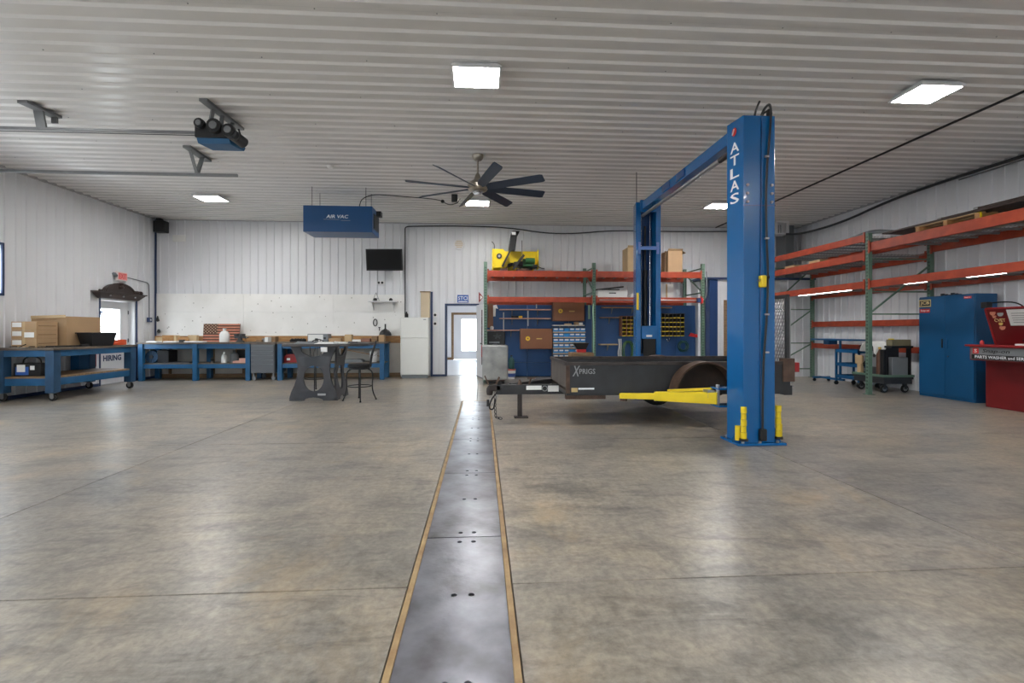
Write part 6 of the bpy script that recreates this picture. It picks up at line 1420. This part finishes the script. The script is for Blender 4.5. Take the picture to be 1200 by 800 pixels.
# blue three tier cart and the flat topped stand behind it
t = thing('service_cart', 'small dark blue three tier service cart left of the near rack upright', 'cart', (9.2, 11.2, 0))
for z in (.2, .5, .84):
    B().box(8.96, 9.44, 10.85, 11.6, z, z + .02).obj('shelf', CAB_BLUE, t); b = B()
    for a, c, e, f in cells(8.95, 9.45, 10.84, 11.61, [(8.965, 9.435, 10.855, 11.595)]): b.box(a, c, e, f, z - .02, z + .06)
    b.obj('shelf_rim', CAB_BLUE, t)
for x in (8.97, 9.43):
    for y in (10.86, 11.59):
        B().box(x - .02, x + .02, y - .02, y + .02, .1, .9).obj('corner_leg', CAB_BLUE, t)
        B().lathe((x, y, .05), [(0, -.018), (.05, -.018), (.05, .018), (0, .018)], 14, 'Y').box(x - .015, x + .015, y - .025, y + .025, .08, .11).obj('caster', RUBBER, t)
t = thing('adjustable_stand', 'dark blue flat topped rolling stand behind the service cart', 'stand', (9.2, 12.1, 0))
B().box(8.95, 9.45, 11.1, 12.5, 1.11, 1.15).obj('top', CAB_BLUE, t, .004); B().cyl((9.2, 11.75, .1), (9.2, 11.75, 1.11), .03, 10).obj('column', CAB_BLUE, t); B().box(9.08, 9.32, 12.0, 12.2, 1.0, 1.11).obj('motor_box', CAB_BLUE, t, .01)
B().box(9.17, 9.23, 11.62, 12.5, .08, .13).box(8.97, 9.43, 12.4, 12.46, .08, .13).obj('foot', CAB_BLUE, t)
for x in (9.0, 9.4): B().lathe((x, 12.43, .04), [(0, -.015), (.04, -.015), (.04, .015), (0, .015)], 12, 'Y').obj('caster', RUBBER, t)
# dark platform cart with its welder load
t = thing('platform_cart', 'low dark grey platform cart on casters under the right rack', 'cart', (9.1, 10.2, 0))
B().box(8.72, 9.4, 9.86, 10.75, .3, .35).obj('platform', DKGREY, t, .005); B().box(8.74, 9.38, 9.88, 10.73, .2, .3).obj('frame', DKGREY, t)
b = B()
for a, c, e, f in cells(8.71, 9.41, 9.85, 10.76, [(8.74, 9.38, 9.88, 10.73)]): b.box(a, c, e, f, .35, .4)
b.obj('rim_rail', GREEN, t)
for x in (8.82, 9.3):
    for y in (9.98, 10.62):
        c = B().lathe((x, y, .085), [(.05, -.022), (.07, -.022), (.085, -.012), (.085, .012), (.07, .022), (.05, .022)], 18, 'Y').obj('caster_wheel', RUBBER, t); B().lathe((x, y, .085), [(0, -.024), (.05, -.024), (.05, .024), (0, .024)], 14, 'Y').obj('caster_hub', GALV, c); B().box(x - .03, x + .03, y - .03, y - .024, .08, .2).box(x - .03, x + .03, y + .024, y + .03, .08, .2).obj('caster_fork', DKGREY, c)
t = thing('welder', 'grey welding machine on the platform cart', 'welder', (9.1, 10.2, .352)); B().box(8.85, 9.3, 10.12, 10.4, .352, 1.02).obj('case', DKGREY, t, .015); B().box(8.84, 8.85, 10.15, 10.37, .55, .9).obj('front_panel', GREYTRAY, t); B().cyl((8.83, 10.26, .8), (8.84, 10.26, .8), .035, 12).obj('dial', BLACK, t)
b = B()
for k in range(7): b.tube([(8.80 + .03 * k, 10.6, .9), (8.78 + .03 * k, 10.52 - .02 * k, 1.04), (8.79 + .03 * k, 10.38 - .03 * k, 1.12), (8.77 + .03 * k, 10.18 - .02 * k, 1.06), (8.77 + .02 * k, 10.16, .86 - .02 * k)], .026, 5, 2)
tag(b.obj('white_hose_bundle', WHITE), 'bundle of white hoses draped over the welding machine', 'hose')
b = B()
for k in range(4): b.tube([(8.8, 10.65 - .04 * k, 1.0), (8.82, 10.5, 1.08 + .02 * k), (8.84, 10.3, .9), (8.82, 10.45 + .05 * k, .55)], .011, 5, 2)
tag(b.obj('black_welding_leads', BLACK), 'black welding leads looped over the platform cart', 'cable')
t = thing('gas_cylinder', 'rusty brown cylinder standing between welder and grey box on the platform cart', 'cylinder', (8.82, 10.09, .352)); B().lathe((8.82, 10.09, .352), [(0, 0), (.065, 0), (.065, .48), (.03, .56), (.02, .6), (0, .6)], 14).obj('body', M('brown_cyl', (98, 60, 40), .5, 0, .4, 8), t); B().lathe((8.82, 10.09, .95), [(0, 0), (.03, 0), (.03, .05), (0, .05)], 10).obj('valve', GOLD, t)
tag(B().box(8.76, 8.84, 9.93, 10.02, .352, .95).obj('black_post_box', BLACK, None, .01), 'tall thin black box on the near end of the platform cart', 'box')
t = thing('load_table', 'black shelf board on a leg beside the far edge of the tall blue cabinet', 'shelf', (8.95, 9.94, .98)); B().box(8.9, 9.4, 9.87, 10.06, .985, 1.03).obj('board', BLACK, t); B().box(9.35, 9.38, 9.9, 10.0, .352, .985).obj('board_leg', BLACK, t); t = thing('wooden_block', 'olive wooden block with a yellow strap on the black shelf board under the right rack', 'block', (9.14, 9.96, 1.03)); B().box(8.92, 9.36, 9.88, 10.04, 1.03, 1.17).obj('block', M('olive_block', (118, 110, 84), .7), t, .01); B().box(8.93, 9.0, 9.92, 9.99, 1.17, 1.19).obj('yellow_strap', YELLOW, t)
tag(B().box(8.76, 8.84, 10.56, 10.66, .352, .78).box(8.74, 8.76, 10.5, 10.7, .6, .8).obj('cream_shield', CARD2), 'cream coloured shield plate at the upright end of the platform cart', 'shield')
tag(B().box(9.0, 9.36, 10.5, 10.72, .352, .8).obj('black_box', BLACK, None, .012), 'black box on the far end of the platform cart', 'box')
tag(B().box(8.93, 9.3, 9.89, 9.99, .352, .78).obj('grey_box', GREYTRAY, None, .012), 'grey box on the near end of the platform cart beside the cabinet', 'box')
